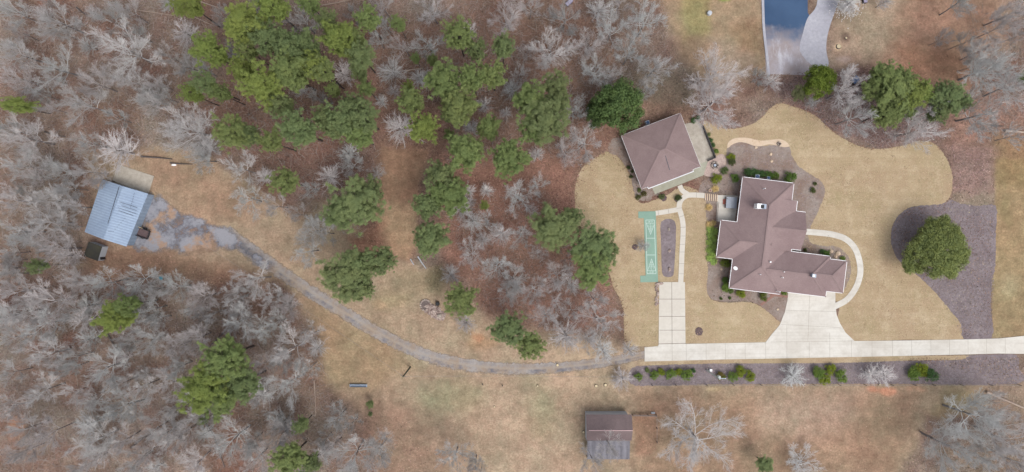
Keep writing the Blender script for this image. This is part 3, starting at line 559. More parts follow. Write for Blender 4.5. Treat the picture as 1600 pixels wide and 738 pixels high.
# ------------------------------------------------------------------ roofs and buildings
def hip_faces(mb, rect, F, ze, slope, unit, hip0=True, hip1=True, axis='v', caps=None):
    """F(u,v,z)->world; rect=(u0,u1,v0,v1) in units; ridge runs along axis"""
    u0, u1, v0, v1 = rect
    if axis == 'v':
        hw = (u1 - u0) / 2; zr = ze + hw * unit * slope; c = (u0 + u1) / 2; a = v0 + (hw if hip0 else 0); b = v1 - (hw if hip1 else 0)
        q = [F(u0, v0, ze), F(u1, v0, ze), F(u1, v1, ze), F(u0, v1, ze), F(c, a, zr), F(c, b, zr)]; fs = [(0, 4, 5, 3), (1, 2, 5, 4), (0, 1, 4), (2, 3, 5)]
    else:
        hw = (v1 - v0) / 2; zr = ze + hw * unit * slope; c = (v0 + v1) / 2; a = u0 + (hw if hip0 else 0); b = u1 - (hw if hip1 else 0)
        q = [F(u0, v0, ze), F(u1, v0, ze), F(u1, v1, ze), F(u0, v1, ze), F(a, c, zr), F(b, c, zr)]; fs = [(0, 1, 5, 4), (3, 4, 5, 2), (0, 4, 3), (1, 2, 5)]
    mb.add(q, fs)
    if caps is not None:
        L = [(4, 5)] + ([(0, 4), (1, 4)] if axis == 'v' else [(0, 4), (3, 4)]) * hip0 + ([(2, 5), (3, 5)] if axis == 'v' else [(1, 5), (2, 5)]) * hip1
        for i, j in L:
            if (q[i] - q[j]).length > .2: caps.append((q[i], q[j]))
    return q
def inset(poly, d):
    n = len(poly); ar = sum(poly[i][0] * poly[(i + 1) % n][1] - poly[(i + 1) % n][0] * poly[i][1] for i in range(n)); sg = 1 if ar > 0 else -1; out = []
    for i in range(n):
        p0, p1, p2 = Vector(poly[i - 1][:2]), Vector(poly[i][:2]), Vector(poly[(i + 1) % n][:2])
        d1 = (p1 - p0).normalized(); d2 = (p2 - p1).normalized(); n1 = Vector((-d1.y, d1.x)) * sg; n2 = Vector((-d2.y, d2.x)) * sg
        k = 1 + n1.dot(n2); m = (n1 + n2) / max(k, .3); out.append(tuple(p1 + m * d))
    return out
def gutter(mb, poly, z, w=.10, h=.14):
    n = len(poly)
    for i in range(n):
        a = Vector((*poly[i][:2], z)); b = Vector((*poly[(i + 1) % n][:2], z)); d = (b - a).normalized()
        mb.bar(a - d * .02, b + d * .02, w, h)
def main_house():
    f = (H - 3) / H; org = P(1200, 370)
    def F(u, v, z=0.0):
        X = 193 + u * .9925 - v * .1222; Y = 85 + u * .1222 + v * .9925
        return Vector(((1100 + X / 3.208 - 800) * S * f, (369 - 250 - Y / 3.208) * S * f, z))
    unit = S / 3.208 * f
    t = thing('house', 'large single storey house with brown hipped shingle roof beside the concrete driveway', 'house', org)
    rb = MB(); caps = []; ze = 3.05; sl_ = .46
    hip_faces(rb, (0, 260, 0, 562), F, ze, sl_, unit, caps=caps)
    rb.add([F(210, 88, ze + 50 * unit * sl_), F(288, 88, ze), F(288, 341, ze), F(210, 341, ze + 50 * unit * sl_)], [(0, 1, 2, 3)])
    hip_faces(rb, (120, 334, 137, 330), F, ze, .46, unit, False, False, 'u', caps=caps)
    hip_faces(rb, (-82, 170, 228, 415.5), F, ze, .48, unit, True, False, 'u', caps=caps)
    hip_faces(rb, (160, 487, 341, 547), F, ze, .46, unit, False, True, 'u', caps=caps)
    hip_faces(rb, (330, 571, 355, 518), F, ze, .46, unit, False, True, 'u', caps=caps)
    rf = rb.build('roof', M['shingle'], t)
    cb = MB()
    for a, b in caps: cb.bar(a + Vector((0, 0, .035)), b + Vector((0, 0, .035)), .26, .05)
    cb.build('ridge_cap', M['ridge'], rf, origin=org)
    OUT = [(0,0),(260,0),(260,88),(288,88),(288,137),(334,137),(334,330),(288,330),(288,341),(487,341),(487,355),(571,355),(571,518),(487,518),(487,547),(294,547),(294,518),(258,518),(258,562),(0,562),(0,415.5),(-82,415.5),(-82,228),(0,228)]
    wpoly = [tuple(F(u, v)[:2]) for u, v in OUT]
    gb = MB(); gutter(gb, wpoly, 3.0); gb.build('gutter', M['white'], rf, origin=org)
    sb = MB(); sb.prism(inset(wpoly, .05), 2.86, 2.90); sb.build('soffit', M['white'], rf, origin=org)
    wb = MB(); wb.prism(inset(wpoly, .5), 0, 2.86); wl = wb.build('wall', M['brickwall'], t)
    def opening(name, u0, v0, u1, v1, z0, z1, mat, fr=True):
        a = F(u0, v0); b = F(u1, v1); m_ = MB(); c = (a + b) / 2; L = (b - a).length; rz = math.atan2((b - a).y, (b - a).x)
        if fr:
            m_.box((c.x, c.y, (z0 + z1) / 2), (L + .16, .10, z1 - z0 + .16), rz); w = m_.build(name, M['white'], t)
            g = MB(); g.box((c.x, c.y, (z0 + z1) / 2), (L, .16, z1 - z0), rz); g.build('pane', M['glass'] if name == 'window' else M['siding'], w, origin=org)
    o_ = .5 / unit
    for v in (40, 100, 165): opening('window', o_, v, o_, v + 30, .9, 2.2, M['glass'])
    for v in (260, 330): opening('window', -82 + o_, v, -82 + o_, v + 45, .9, 2.2, M['glass'])
    for v in (440, 500): opening('window', o_, v, o_, v + 35, .9, 2.2, M['glass'])
    for u in (50, 130, 190): opening('window', u, 562 - o_, u + 34, 562 - o_, .9, 2.2, M['glass'])
    for u in (310, 396): opening('garage_door', u, 547 - o_, u + 66, 547 - o_, .1, 2.3, M['siding'])
    for u in (40, 120, 200): opening('window', u, o_, u + 30, o_, .9, 2.2, M['glass'])
    opening('door', 334 - o_, 225, 334 - o_, 247, .1, 2.2, M['siding'])
    # white gable panel of the entrance wing
    gm = MB(); a, b, c = F(326, 141, 3.02), F(326, 326, 3.02), F(326, 233.5, 3.02 + 92.5 * unit * .46 - .1)
    a2, b2, c2 = F(322, 141, 3.02), F(322, 326, 3.02), F(322, 233.5, 3.02 + 92.5 * unit * .46 - .1)
    gm.add([a, b, c, a2, b2, c2], [(0, 1, 2), (5, 4, 3), (0, 3, 4, 1), (1, 4, 5, 2), (2, 5, 3, 0)]); gm.build('gable', M['siding'], wl, origin=org)
    def roofz(u, v):
        z = ze
        for (u0, u1, v0, v1, s_) in ((0,260,0,562,sl_),): z = max(z, ze + min(u - u0, u1 - u, v - v0, v1 - v) * unit * s_)
        return z
    def Fp(px, py, z):    # point seen at pixel and height
        return P(px, py, z)
    # chimney: white flue housing with dark capped half
    ch = MB(); ch.box(Fp(1184.3, 322.5, 6.1), (1.0, 1.05, 2.0), R(-4)); chim = ch.build('chimney', M['white'], rf, origin=org)
    c2_ = MB(); c2_.box(Fp(1191.5, 323, 6.0), (.95, 1.0, 1.9), R(-4)); c2_.build('flue_box', M['pipe'], chim, origin=org)
    c3 = MB(); c3.box(Fp(1191.3, 323, 7.05), (.72, .72, .12), R(-4)); c3.build('flue_cap', M['black'], chim, origin=org)
    vt = MB(); pv = Fp(1271.7, 431, 5.9); vt.box(pv - Vector((0, 0, .3)), (.85, .7, .9), R(-8)); vv = vt.build('roof_vent', M['pipe'], rf, origin=org)
    v2 = MB(); v2.box(pv + Vector((-.12, 0, .19)), (.45, .5, .06), R(-8)); v2.build('vent_lid', M['white'], vv, origin=org)
    # satellite dish near the west corner
    d = MB(); pd = Fp(1149.3, 419.5, 5.2); n = 14; ring = []
    ax = Vector((-.35, -.45, .8)).normalized(); u_ = ax.orthogonal().normalized(); w_ = ax.cross(u_)
    vs = [pd - ax * .08] + [pd + (u_ * math.cos(2 * math.pi * k / n) * .42 + w_ * math.sin(2 * math.pi * k / n) * .5) for k in range(n)]
    vs += [v - ax * .03 for v in vs]; fs = [(0, 1 + k, 1 + (k + 1) % n) for k in range(n)] + [(n + 1, n + 2 + (k + 1) % n, n + 2 + k) for k in range(n)]
    d.add(vs, fs); dd = d.build('satellite_dish', M['white'], rf, origin=org)
    d2 = MB(); d2.tube([pd, pd + Vector((0, 0, -.9))], .04, 6); d2.tube([pd - ax * .05, pd + Vector((-.5, -.1, .25))], .02, 5); d2.build('dish_mount', M['pipe'], dd, origin=org)
    for (px, py) in ((1203, 409.5), (1222.5, 434), (1187.5, 429), (1224.5, 425), (1217.5, 456), (1194.7, 295)):
        q = MB(); c = Fp(px, py, 5.0); q.tube([c + Vector((0, 0, -1.6)), c + Vector((0, 0, .5))], .09 if (px, py) != (1203, 409.5) else .16, 8); q.build('vent_pipe', M['white'], rf, origin=org)
main_house()

def guest_house():
    f = (H - 3) / H; ax = Vector((424, -162)).normalized(); ay = Vector((162, 424)).normalized(); org = P(1032, 240)
    def F(u, v, z=0.0):
        X = 50 + u * ax.x + v * ay.x; Y = 240 + u * ax.y + v * ay.y
        return Vector(((960 + X / 4.61 - 800) * S * f, (369 - 160 - Y / 4.61) * S * f, z))
    unit = S / 4.61 * f
    t = thing('guest_house', 'square guest house with brown pyramid shingle roof, turned at an angle by the stone patio', 'house', org)
    ze = 3.0; rb = MB(); caps = []
    hip_faces(rb, (0, 454, 0, 412), F, ze, .30, unit, True, True, 'u', caps=caps)
    q = [F(60, 300, ze + .0), F(392, 300, ze), F(392, 428, ze), F(60, 428, ze)]
    hz = ze + (412 - 250) * unit * .42 * .97
    # shallow front extension of the south slope
    rb.add([F(46, 428, ze - 16 * unit * .42), F(394, 428, ze - 16 * unit * .42), F(394, 412, ze), F(46, 412, ze)], [(0, 1, 2, 3)])
    rf = rb.build('roof', M['shingle_guest'], t)
    cb = MB()
    for a, b in caps: cb.bar(a + Vector((0, 0, .035)), b + Vector((0, 0, .035)), .3, .05)
    cb.build('ridge_cap', M['ridge'], rf, origin=org)
    OUT = [(0,0),(454,0),(454,412),(394,412),(394,428),(46,428),(46,412),(0,412)]
    wpoly = [tuple(F(u, v)[:2]) for u, v in OUT]
    gb = MB(); gutter(gb, wpoly, 2.90); gb.build('gutter', M['white'], rf, origin=org)
    sb = MB(); sb.prism(inset(wpoly, .05), 2.82, 2.86); sb.build('soffit', M['white'], rf, origin=org)
    wpoly2 = inset([tuple(F(u, v)[:2]) for u, v in ((0,0),(454,0),(454,395),(0,395))], .5)
    wb = MB(); wb.prism(wpoly2, 0, 2.82); wb.build('wall', M['brickwall'], t)
    seam = MB(); seam.bar(F(232, 250, ze + 162 * unit * .30 + .04), F(232, 356, ze + 56 * unit * .30 + .04), .10, .04); seam.build('roof_seam', M['seam'], rf, origin=org)
    o_ = .5 / unit
    for (a, b, name) in (((60, 395 - o_), (120, 395 - o_), 'window'), ((200, 395 - o_), (235, 395 - o_), 'door'), ((300, 395 - o_), (360, 395 - o_), 'window'), ((o_, 90), (o_, 140), 'window'), ((o_, 250), (o_, 300), 'window')):
        A_ = F(*a); B_ = F(*b); c = (A_ + B_) / 2; rz = math.atan2((B_ - A_).y, (B_ - A_).x); z0, z1 = (.9, 2.2) if name == 'window' else (.1, 2.2)
        m_ = MB(); m_.box((c.x, c.y, (z0 + z1) / 2), ((B_ - A_).length + .16, .1, z1 - z0 + .16), rz); w = m_.build(name, M['white'], t)
        g = MB(); g.box((c.x, c.y, (z0 + z1) / 2), ((B_ - A_).length, .16, z1 - z0), rz); g.build('pane', M['glass'], w, origin=org)
    for u in (60, 170, 280, 385):
        p = MB(); c = F(u, 420); p.box((c.x, c.y, 1.45), (.18, .18, 2.7)); p.build('porch_post', M['white'], t)
guest_house()
mb = MB(); q = [P(1097, 197), P(1116.5, 247), P(1105, 252)]
for a, b in zip(q, q[1:]): mb.bar(a + Vector((0, 0, .45)), b + Vector((0, 0, .45)), .22, .9)
single(mb, 'terrace_wall', M['dark'], 'low dark wall edging the guest house terrace', 'wall')
def ac_unit(px, py, label, rz=0, s=1.0):
    c = P(px, py); t = thing('air_conditioner', label, 'air conditioner', c)
    m_ = MB(); m_.box((c.x, c.y, .45), (.8 * s, .8 * s, .8), rz); b = m_.build('casing', M['pipe'], t)
    g = MB(); g.disc((c.x, c.y), .33 * s, .85, .90, 16); g.build('fan_grille', plain_blue, t)
    p = MB(); p.box((c.x, c.y, .025), (1.0 * s, 1.0 * s, .05), rz); p.build('base_pad', M['concrete'], t)
plain_blue = plain('fan_blue', A(80, 104, 140))
ac_unit(1011, 192.5, 'air conditioner unit against the guest house wall beside the big evergreen', R(20))
ac_unit(1181.5, 276.5, 'larger air conditioner between the hedge and the house roof edge', R(-7), 1.1)
ac_unit(1199, 278.5, 'smaller air conditioner at right between the hedge and the house roof edge', R(-7), .8)

def metal_shed():
    f = (H - 3.2) / H; org = P(190, 330)
    def Z(x, y, z): return Vector(((100 + x / 4.1 - 800) * S * f, (369 - 240 - y / 4.1) * S * f, z))
    t = thing('metal_shed', 'large shed with pale blue grey ribbed metal roof beside the gravel yard', 'shed', org)
    a, b, c, d = Z(240,165,3.0), Z(535,258,3.0), Z(397,597,3.0), Z(128,503,3.0); r1 = (a + b) / 2 + Vector((0, 0, .75)); r2 = (d + c) / 2 + Vector((0, 0, .75))
    rb = MB(); rb.add([a, r1, r2, d], [(0, 3, 2, 1)]); rb.add([r1, b, c, r2], [(0, 3, 2, 1)])
    rf = rb.build('roof', M['metal_roof'], t)
    # raised ribs running down the slopes
    rib = MB()
    for k in range(1, 22):
        q = k / 22
        for (e0, e1, g0, g1) in ((a, d, r1, r2), (r1, r2, b, c)):
            s0 = e0.lerp(e1, q) + Vector((0, 0, .03)); s1 = g0.lerp(g1, q) + Vector((0, 0, .03)); rib.bar(s0, s1, .06, .04)
    rib.build('roof_rib', M['metal_wall'], rf, origin=org)
    sm = MB(); up = Vector((0, 0, .055))
    def on(x, y):  # zoom point on the slope
        p = Z(x, y, 0); A2 = (b - a).to_2d(); u = ((p - a).to_2d().dot(A2)) / A2.length_squared; zz = 3.0 + .75 * (1 - abs(u - .5) * 2); p.z = zz + .06; return p
    for (p0, p1, w) in (((362,212),(290,450),.14), ((345,305),(470,347),.08), ((375,335),(465,365),.06), ((332,340),(460,385),.07), ((325,354),(445,398),.08)):
        sm.bar(on(*p0), on(*p1), w, .03)
    for k in range(9):
        for (x, y) in ((455 - k * 3, 255 + k * 11), (395 - k * 12, 415 + k * 14 if k < 7 else 500)):
            pt = on(x, y); sm.box(pt, (.10, .16, .03))
    sm.build('roof_seam', M['seam'], rf, origin=org)
    poly = [p.to_2d() for p in (a, b, c, d)]; wi = inset([tuple(p) for p in poly], .18)
    wb = MB(); wb.prism(wi, 0, 2.9); wb.build('wall', M['metal_wall'], t)
    dr = MB(); w1 = Vector((*wi[1], 0)); w2 = Vector((*wi[2], 0)); rz = math.atan2((w2 - w1).y, (w2 - w1).x); c_ = w1.lerp(w2, .25); dr.box((c_.x, c_.y, 1.15), (2.6, .1, 2.3), rz); dr.build('door', M['metal_wall'], t)
metal_shed()
def small_shed():
    f = (H - 2.3) / H; org = P(149, 392)
    def Z(x, y, z): return Vector(((100 + x / 4.1 - 800) * S * f, (369 - 240 - y / 4.1) * S * f, z))
    t = thing('garden_shed', 'small shed with dark mossy roof just below the metal roofed shed', 'shed', org)
    a, b, c, d = Z(158,565,2.3), Z(246,597,2.45), Z(218,690,2.45), Z(125,655,2.3)
    rb = MB(); rb.add([a, b, c, d] + [p - Vector((0, 0, .08)) for p in (a, b, c, d)], [(0, 3, 2, 1), (4, 5, 6, 7), (0, 1, 5, 4), (1, 2, 6, 5), (2, 3, 7, 6), (3, 0, 4, 7)])
    rb.build('roof', M['mossroof'], t)
    wb = MB(); wb.prism(inset([tuple(p.to_2d()) for p in (a, b, c, d)], .06), 0, 2.28); wb.build('wall', M['palewall'], t)
    w = MB(); e = b.lerp(c, .8); w.box((e.x + .02, e.y, .95), (.12, .7, 1.8), R(17)); w.build('door', M['dark'], t)
small_shed()
def barn():
    org = P(952, 684, 0, 3); t = thing('barn', 'brown shingled barn with grey tin lean-to, standing alone in the lower field', 'barn', org)
    def Z(x, y, z, zs=3.0): f = (H - zs) / H; return Vector(((x - 800) * S * f, (369 - y) * S * f, z))
    x0, x1, yn, yr, ys = 915.7, 987.3, 648, 670.5, 689
    rb = MB(); a, b, c, d = Z(x0, yn, 2.9), Z(x1, yn, 2.9), Z(x1, ys, 2.75), Z(x0 + 1.3, ys, 2.75); r1 = Z(x0, yr, 4.1); r2 = Z(x1, yr, 4.1)
    rb.add([a, b, r2, r1], [(0, 3, 2, 1)]); rb.add([r1, r2, c, d], [(0, 3, 2, 1)]); rf = rb.build('roof', M['shingle_barn'], t)
    cp_ = MB(); cp_.bar(r1.lerp(r2, .05) + Vector((0, 0, .04)), r2 + Vector((0, 0, .04)), .16, .05); cp_.build('ridge_cap', M['ridge_pale'], rf, origin=org)
    wb = MB(); wb.prism([tuple(p.to_2d()) for p in (Z(x0 + 1, yn + .3, 0), Z(x1 - 6, yn + .3, 0), Z(x1 - 6, ys, 0), Z(x0 + 1, ys, 0))], 0, 2.72); wb.build('wall', M['palewall'], t)
    for e, p in ((0, a), (1, b)):
        gm = MB(); xx = (a.x + .35) if e == 0 else (b.x - .35)
        gm.add([(xx, a.y - .2, 2.72), (xx, d.y + .2, 2.72), (xx, r1.y, 4.0), (xx + .08, a.y - .2, 2.72), (xx + .08, d.y + .2, 2.72), (xx + .08, r1.y, 4.0)], [(0, 1, 2), (5, 4, 3), (0, 3, 4, 1), (1, 4, 5, 2), (2, 5, 3, 0)]); gm.build('gable', M['wood'], t)
    lb = MB(); l0, l1 = Z(918, 689.4, 2.66), Z(985, 689.4, 2.66); l2, l3 = Z(985, 720, 2.05), Z(918, 720, 2.05); n = 34
    for k in range(n):   # corrugations as real folds
        p0 = l0.lerp(l1, k / n); p1 = l0.lerp(l1, (k + .5) / n); p2 = l0.lerp(l1, (k + 1) / n); q0 = l3.lerp(l2, k / n); q1 = l3.lerp(l2, (k + .5) / n); q2 = l3.lerp(l2, (k + 1) / n); u = Vector((0, 0, .11))
        lb.add([p0, p1 + u, p2, q2, q1 + u, q0], [(0, 5, 4, 1), (1, 4, 3, 2)])
    lb.build('lean_to_roof', M['tin'], t)
    for x in (919, 941, 962, 984):
        p = MB(); c_ = Z(x, 719, 0); p.box((c_.x, c_.y, 1.0), (.16, .16, 2.0)); p.build('post', M['wood'], t)
barn()
# pen fence by the barn
def pen():
    t = thing('board_fence', 'grey board fence running right from the barn corner round a dirt pen', 'fence', P(1006, 648))
    pts = [P(988, 647.5), P(1000, 647.8), P(1012, 648), P(1025, 648.3), P(1025.5, 668), P(1025.5, 690)]
    for i, p in enumerate(pts):
        m_ = MB(); m_.box((p.x, p.y, .65), (.14, .14, 1.3)); m_.build('post', M['wood'], t)
    for i in range(3):
        m_ = MB()
        for z in (.3, .65, 1.0, 1.24): m_.bar(pts[i] + Vector((0, 0, z)), pts[i + 1] + Vector((0, 0, z)), .22 if z > 1.2 else .05, .16 if z < 1.2 else .05)
        m_.build('rail', M['wood'], t)
    for i in range(3, 5):
        m_ = MB()
        for z in (.4, .8, 1.2): m_.tube([pts[i] + Vector((0, 0, z)), pts[i + 1] + Vector((0, 0, z))], .012, 4)
        m_.build('wire', M['wire'], t)
    m_ = MB(); c_ = P(1020, 645); m_.box((c_.x, c_.y, .2), (.8, .35, .4)); single(m_, 'feed_trough', M['palewall'], 'small pale trough against the board fence by the barn', 'trough')
pen()

# ------------------------------------------------------------------ patio things
def spa():
    org = P(1142.5, 317, 0, .9); t = thing('hot_tub', 'square hot tub with grey cover on the concrete patio beside the house', 'hot tub', org); rz = R(-4)
    m_ = MB(); m_.box((org.x, org.y, .54), (2.2, 2.35, .84), rz); m_.build('cabinet', M['wood'], t)
    c_ = MB(); c_.box((org.x - .57, org.y + .03, 1.03), (1.13, 2.42, .12), rz); c_.box((org.x + .58, org.y - .04, 1.03), (1.13, 2.42, .12), rz); c_.build('cover', M['spa'], t)
    s_ = MB(); s_.box((org.x - .9, org.y + .85, 1.11), (.25, .12, .03), rz); s_.build('strap', M['dark'], t)
    p = P(1131.2, 315.5); s_ = MB(); s_.box((p.x, p.y, .22), (.55, 1.1, .2), rz); s_.box((p.x + .12, p.y, .42), (.32, 1.1, .2), rz); single(s_, 'spa_step', M['redwood'], 'red brown step box against the hot tub', 'step')
    p = P(1150.5, 335); q = MB(); q.tube([(p.x, p.y, .12), (p.x, p.y, .5)], [.2, .28], 10); pt = thing('flower_pot', 'dark red flower pot on the patio corner by the house wall', 'pot', (p.x, p.y, .12)); q.build('pot', M['brick'], pt); q = MB(); q.disc((p.x, p.y), .24, .46, .49, 12); q.build('soil', M['black'], pt)
spa()
def deck_steps():
    t = thing('deck_steps', 'brown slatted wooden steps joining the walk to the hot tub patio', 'steps', P(1111, 309))
    a, b = P(1101, 302.2), P(1100.5, 313); c, d = P(1122, 304.5), P(1121.5, 315.5); n = 7
    m_ = MB(); m_.prism([tuple(q_[:2]) for q_ in (a, b, d, c)], .05, .085); m_.build('step_base', M['mulch_dark'], t)
    for k in range(n):
        m_ = MB(); q = (k + .5) / n; z = .12 + .02 * (k % 3); m_.bar(a.lerp(c, q) + Vector((0, 0, z)), b.lerp(d, q) + Vector((0, 0, z)), .24, .05); m_.build('tread', M['stonewalk'], t)
    for (p, q) in ((a, c), (b, d)):
        m_ = MB(); m_.bar(p + Vector((0, 0, .06)), q + Vector((0, 0, .06)), .1, .12); m_.build('stringer', M['wood'], t)
deck_steps()
def railing(name, pts, label):
    t = thing(name, label, 'railing', pts[0])
    for a, b in zip(pts, pts[1:]):
        m_ = MB(); m_.bar(a + Vector((0, 0, 1.0)), b + Vector((0, 0, 1.0)), .09, .07); m_.bar(a + Vector((0, 0, .2)), b + Vector((0, 0, .2)), .05, .05); m_.build('rail', M['wood'], t)
        n = max(2, int((b - a).length / .35)); m_ = MB()
        for k in range(n + 1): p = a.lerp(b, k / n); m_.box((p.x, p.y, .55), (.035, .035, .9))
        m_.build('balusters', M['wood'], t)
railing('railing', [P(1100, 301.5), P(1125, 303), P(1156, 306.5)], 'thin wooden railing along the upper edge of the hot tub patio')
railing('railing', [P(1121, 317), P(1119.5, 332), P(1119, 346)], 'thin wooden railing down the left edge of the hot tub patio')
def fire_pit(px, py, r, label, big=True):
    c = P(px, py); t = thing('fire_pit', label, 'fire pit', c); n = 14 if big else 8
    for k in range(n):
        a = 2 * math.pi * k / n; m_ = MB(); m_.box((c.x + r * math.cos(a), c.y + r * math.sin(a), .26), (.28 * r / .65, 2 * math.pi * r / n * .92, .35), a); m_.build('stone', M['stone'] if k % 3 else M['ash'], t)
    m_ = MB(); m_.disc(c, r * .82, .08, .14, 16); m_.build('ash_bed', M['ash'], t)
    if big: m_ = MB(); m_.disc(c, r * .42, .15, .32, 12); m_.build('bowl', M['pipe'], t)
fire_pit(1116.6, 258.6, .68, 'round fire pit with pale centre on the stone patio')
fire_pit(1216.7, 225.2, .34, 'small round stone ring on the curved stone path', False)

# utility poles and wires
def pole1():
    b = P(641, 574); t = thing('utility_pole', 'dark wooden utility pole in the tan field below the gravel track', 'utility pole', b); h = 10.0
    m_ = MB(); m_.tube([b, b + Vector((0, 0, h))], [.2, .14], 10); m_.build('pole', M['polewood'], t)
    m_ = MB(); m_.bar(b + Vector((-.6, .2, h - .5)), b + Vector((.6, -.2, h - .5)), .12, .12); m_.build('crossarm', M['wood'], t)
    return b + Vector((0, 0, h - .3))
def pole2():
    b = P(1104, 578.5); t = thing('utility_pole', 'pale utility pole with transformer standing in the mulch strip among shrubs', 'utility pole', b); h = 9.6
    m_ = MB(); m_.tube([b, b + Vector((0, 0, h))], [.17, .12], 10); m_.build('pole', M['polegrey'], t)
    m_ = MB(); m_.tube([b + Vector((.35, .15, h - 2.3)), b + Vector((.35, .15, h - 1.3))], .28, 12); m_.build('transformer', M['polegrey'], t)
    m_ = MB(); m_.bar(b + Vector((-.2, .1, h - .3)), b + Vector((1.3, .1, h - .3)), .1, .1); m_.tube([b + Vector((1.2, .1, h - .3)), b + Vector((1.2, .1, h))], .1, 8); m_.build('lamp_arm', M['pipe'], t)
    m_ = MB(); m_.box((b.x + .75, b.y + .1, .45), (.5, .45, .8)); single(m_, 'meter_box', M['white'], 'small white utility box at the foot of the pale pole', 'box')
    return b + Vector((0, 0, h - .1))
w1 = pole1(); w2 = pole2()
def wire(a, b, sag, label, r=.022):
    m_ = MB(); a = Vector(a); b = Vector(b); m_.tube([a.lerp(b, k / 24) - Vector((0, 0, sag * 4 * (k / 24) * (1 - k / 24))) for k in range(25)], r, 4); single(m_, 'power_line', M['wire'], label, 'cable')
wire(w1, w2, 1.2, 'overhead power line between the dark pole and the pale pole')
wire(w1, P(225, 325, 3.2), 2.0, 'overhead line from the dark pole up left towards the metal roofed shed', .02)
wire(w2, P(1640, 594, 9.3), 1.5, 'overhead power line running right from the pale pole to the frame edge', .018)
def wire_fence():
    t = thing('wire_fence', 'thin wire fence with wooden posts along the lower edge of the mulch strip', 'fence', P(1300, 601))
    xs = [1018, 1055, 1103, 1145, 1188, 1230, 1270, 1310, 1350, 1392, 1427, 1457, 1500, 1546, 1590]
    for x in xs:
        c = P(x, 601); m_ = MB(); m_.tube([c, c + Vector((0, 0, 1.25))], .07, 6); m_.build('post', M['logdark'], t)
    for z in (.4, .8, 1.2): m_ = MB(); m_.tube([P(1018, 601, z, 0), P(1590, 601, z, 0)], .014, 4); m_.build('wire', M['wire'], t)
wire_fence()
for x, y in ((754, 600), (785, 602)):
    m_ = MB(); c = P(x, y); m_.tube([c, c + Vector((0, 0, 1.1))], .11, 7); single(m_, 'fence_post', M['logdark'], f'lone short dark post in the field below the gravel track, {"left" if x < 770 else "right"} one of two', 'post', 'lone posts in the field')
# galvanised pipe in the field
def pipe():
    t = thing('metal_trough', 'long pale blue grey metal trough lying in the tan field left of the dark pole', 'trough', P(560, 602))
    a, b = P(547.5, 602), P(573.5, 602.3); m_ = MB(); n = 8; vs = []; fs = []
    for p in (a, b):
        for k in range(n + 1): th = math.pi * k / n; vs.append((p.x, p.y + .28 * math.cos(th), .42 - .36 * math.sin(th)))
    for k in range(n): fs.append((k, k + 1, n + 2 + k, n + 1 + k))
    m_.add(vs, fs); m_.build('trough', M['pipe'], t)
    for p in (a, b):
        m_ = MB(); m_.box((p.x, p.y, .25), (.12, .62, .45)); m_.build('end_plate', M['pipe'], t)
    for dy in (-.3, .3): m_ = MB(); m_.tube([(a.x, a.y + dy, .43), (b.x, b.y + dy, .43)], .035, 6); m_.build('rim', M['seam'], t)
pipe()
# utility trailer, barrels
def trailer():
    c = P(226, 364.5); t = thing('utility_trailer', 'dark open utility trailer parked against the right side of the metal shed', 'trailer', c); a = R(-20)
    ca, sa = math.cos(a), math.sin(a)
    def L(x, y, z): return Vector((c.x + x * ca - y * sa, c.y + x * sa + y * ca, z))
    m_ = MB(); m_.box((c.x, c.y, .55), (2.7, 1.7, .08), a); m_.build('deck', M['mulch_dark'], t)
    for (p, q) in ((L(-1.4,.9,.85), L(1.4,.9,.85)), (L(-1.4,-.9,.85), L(1.4,-.9,.85)), (L(1.4,-.9,.85), L(1.4,.9,.85))):
        m_ = MB(); m_.bar(p, q, .14, .5); m_.build('side_panel', M['dark'], t)
    for s_ in (-1, 1):
        p = L(0, s_ * 1.12, .33); m_ = MB(); m_.tube([p + Vector((-.1 * -sa, -.1 * ca, 0)), p + Vector((.1 * -sa, .1 * ca, 0))], .33, 16); w = m_.build('wheel', M['black'], t)
    m_ = MB(); m_.bar(L(-1.4, 0, .5), L(-2.3, 0, .5), .1, .1); m_.build('tow_bar', M['dark'], t)
    m_ = MB(); m_.bar(L(-1.35, 1.02, 1.15), L(-.2, 1.02, 1.15), .09, .06); single(m_, 'plank', M['cutwood'], 'pale plank lying on the side of the dark trailer', 'plank')
trailer()
def barrel(px, py, mat, label, r=.3, h=.9, z=0):
    c = P(px, py, z); t = thing('barrel', label, 'barrel', c); m_ = MB(); m_.tube([(c.x, c.y, z), (c.x, c.y, z + .1), (c.x, c.y, z + h * .5), (c.x, c.y, z + h * .9), (c.x, c.y, z + h)], [r * .9, r, r * 1.06, r, r * .88], 14); m_.build('drum', mat, t, smooth=False)
    m_ = MB(); m_.tube([(c.x, c.y, z + h - .02), (c.x, c.y, z + h + .03)], r * .7, 12); m_.build('lid', mat, t)
barrel(224.7, 336.8, M['blue'], 'dark blue barrel by the right wall of the metal shed', .36)
barrel(213, 363.4, M['cyan'], 'bright cyan barrel between the metal shed and the trailer', .38)
barrel(252, 435, M['cyan'], 'small light blue tub in the trees below the gravel yard', .42, .5)
barrel(684, 474.5, M['black'], 'black drum standing behind the stone rubble pile', .45, .9)
barrel(1107.5, 22, M['palewall'], 'white tank in the grass left of the blue grey asphalt', .5, .9)
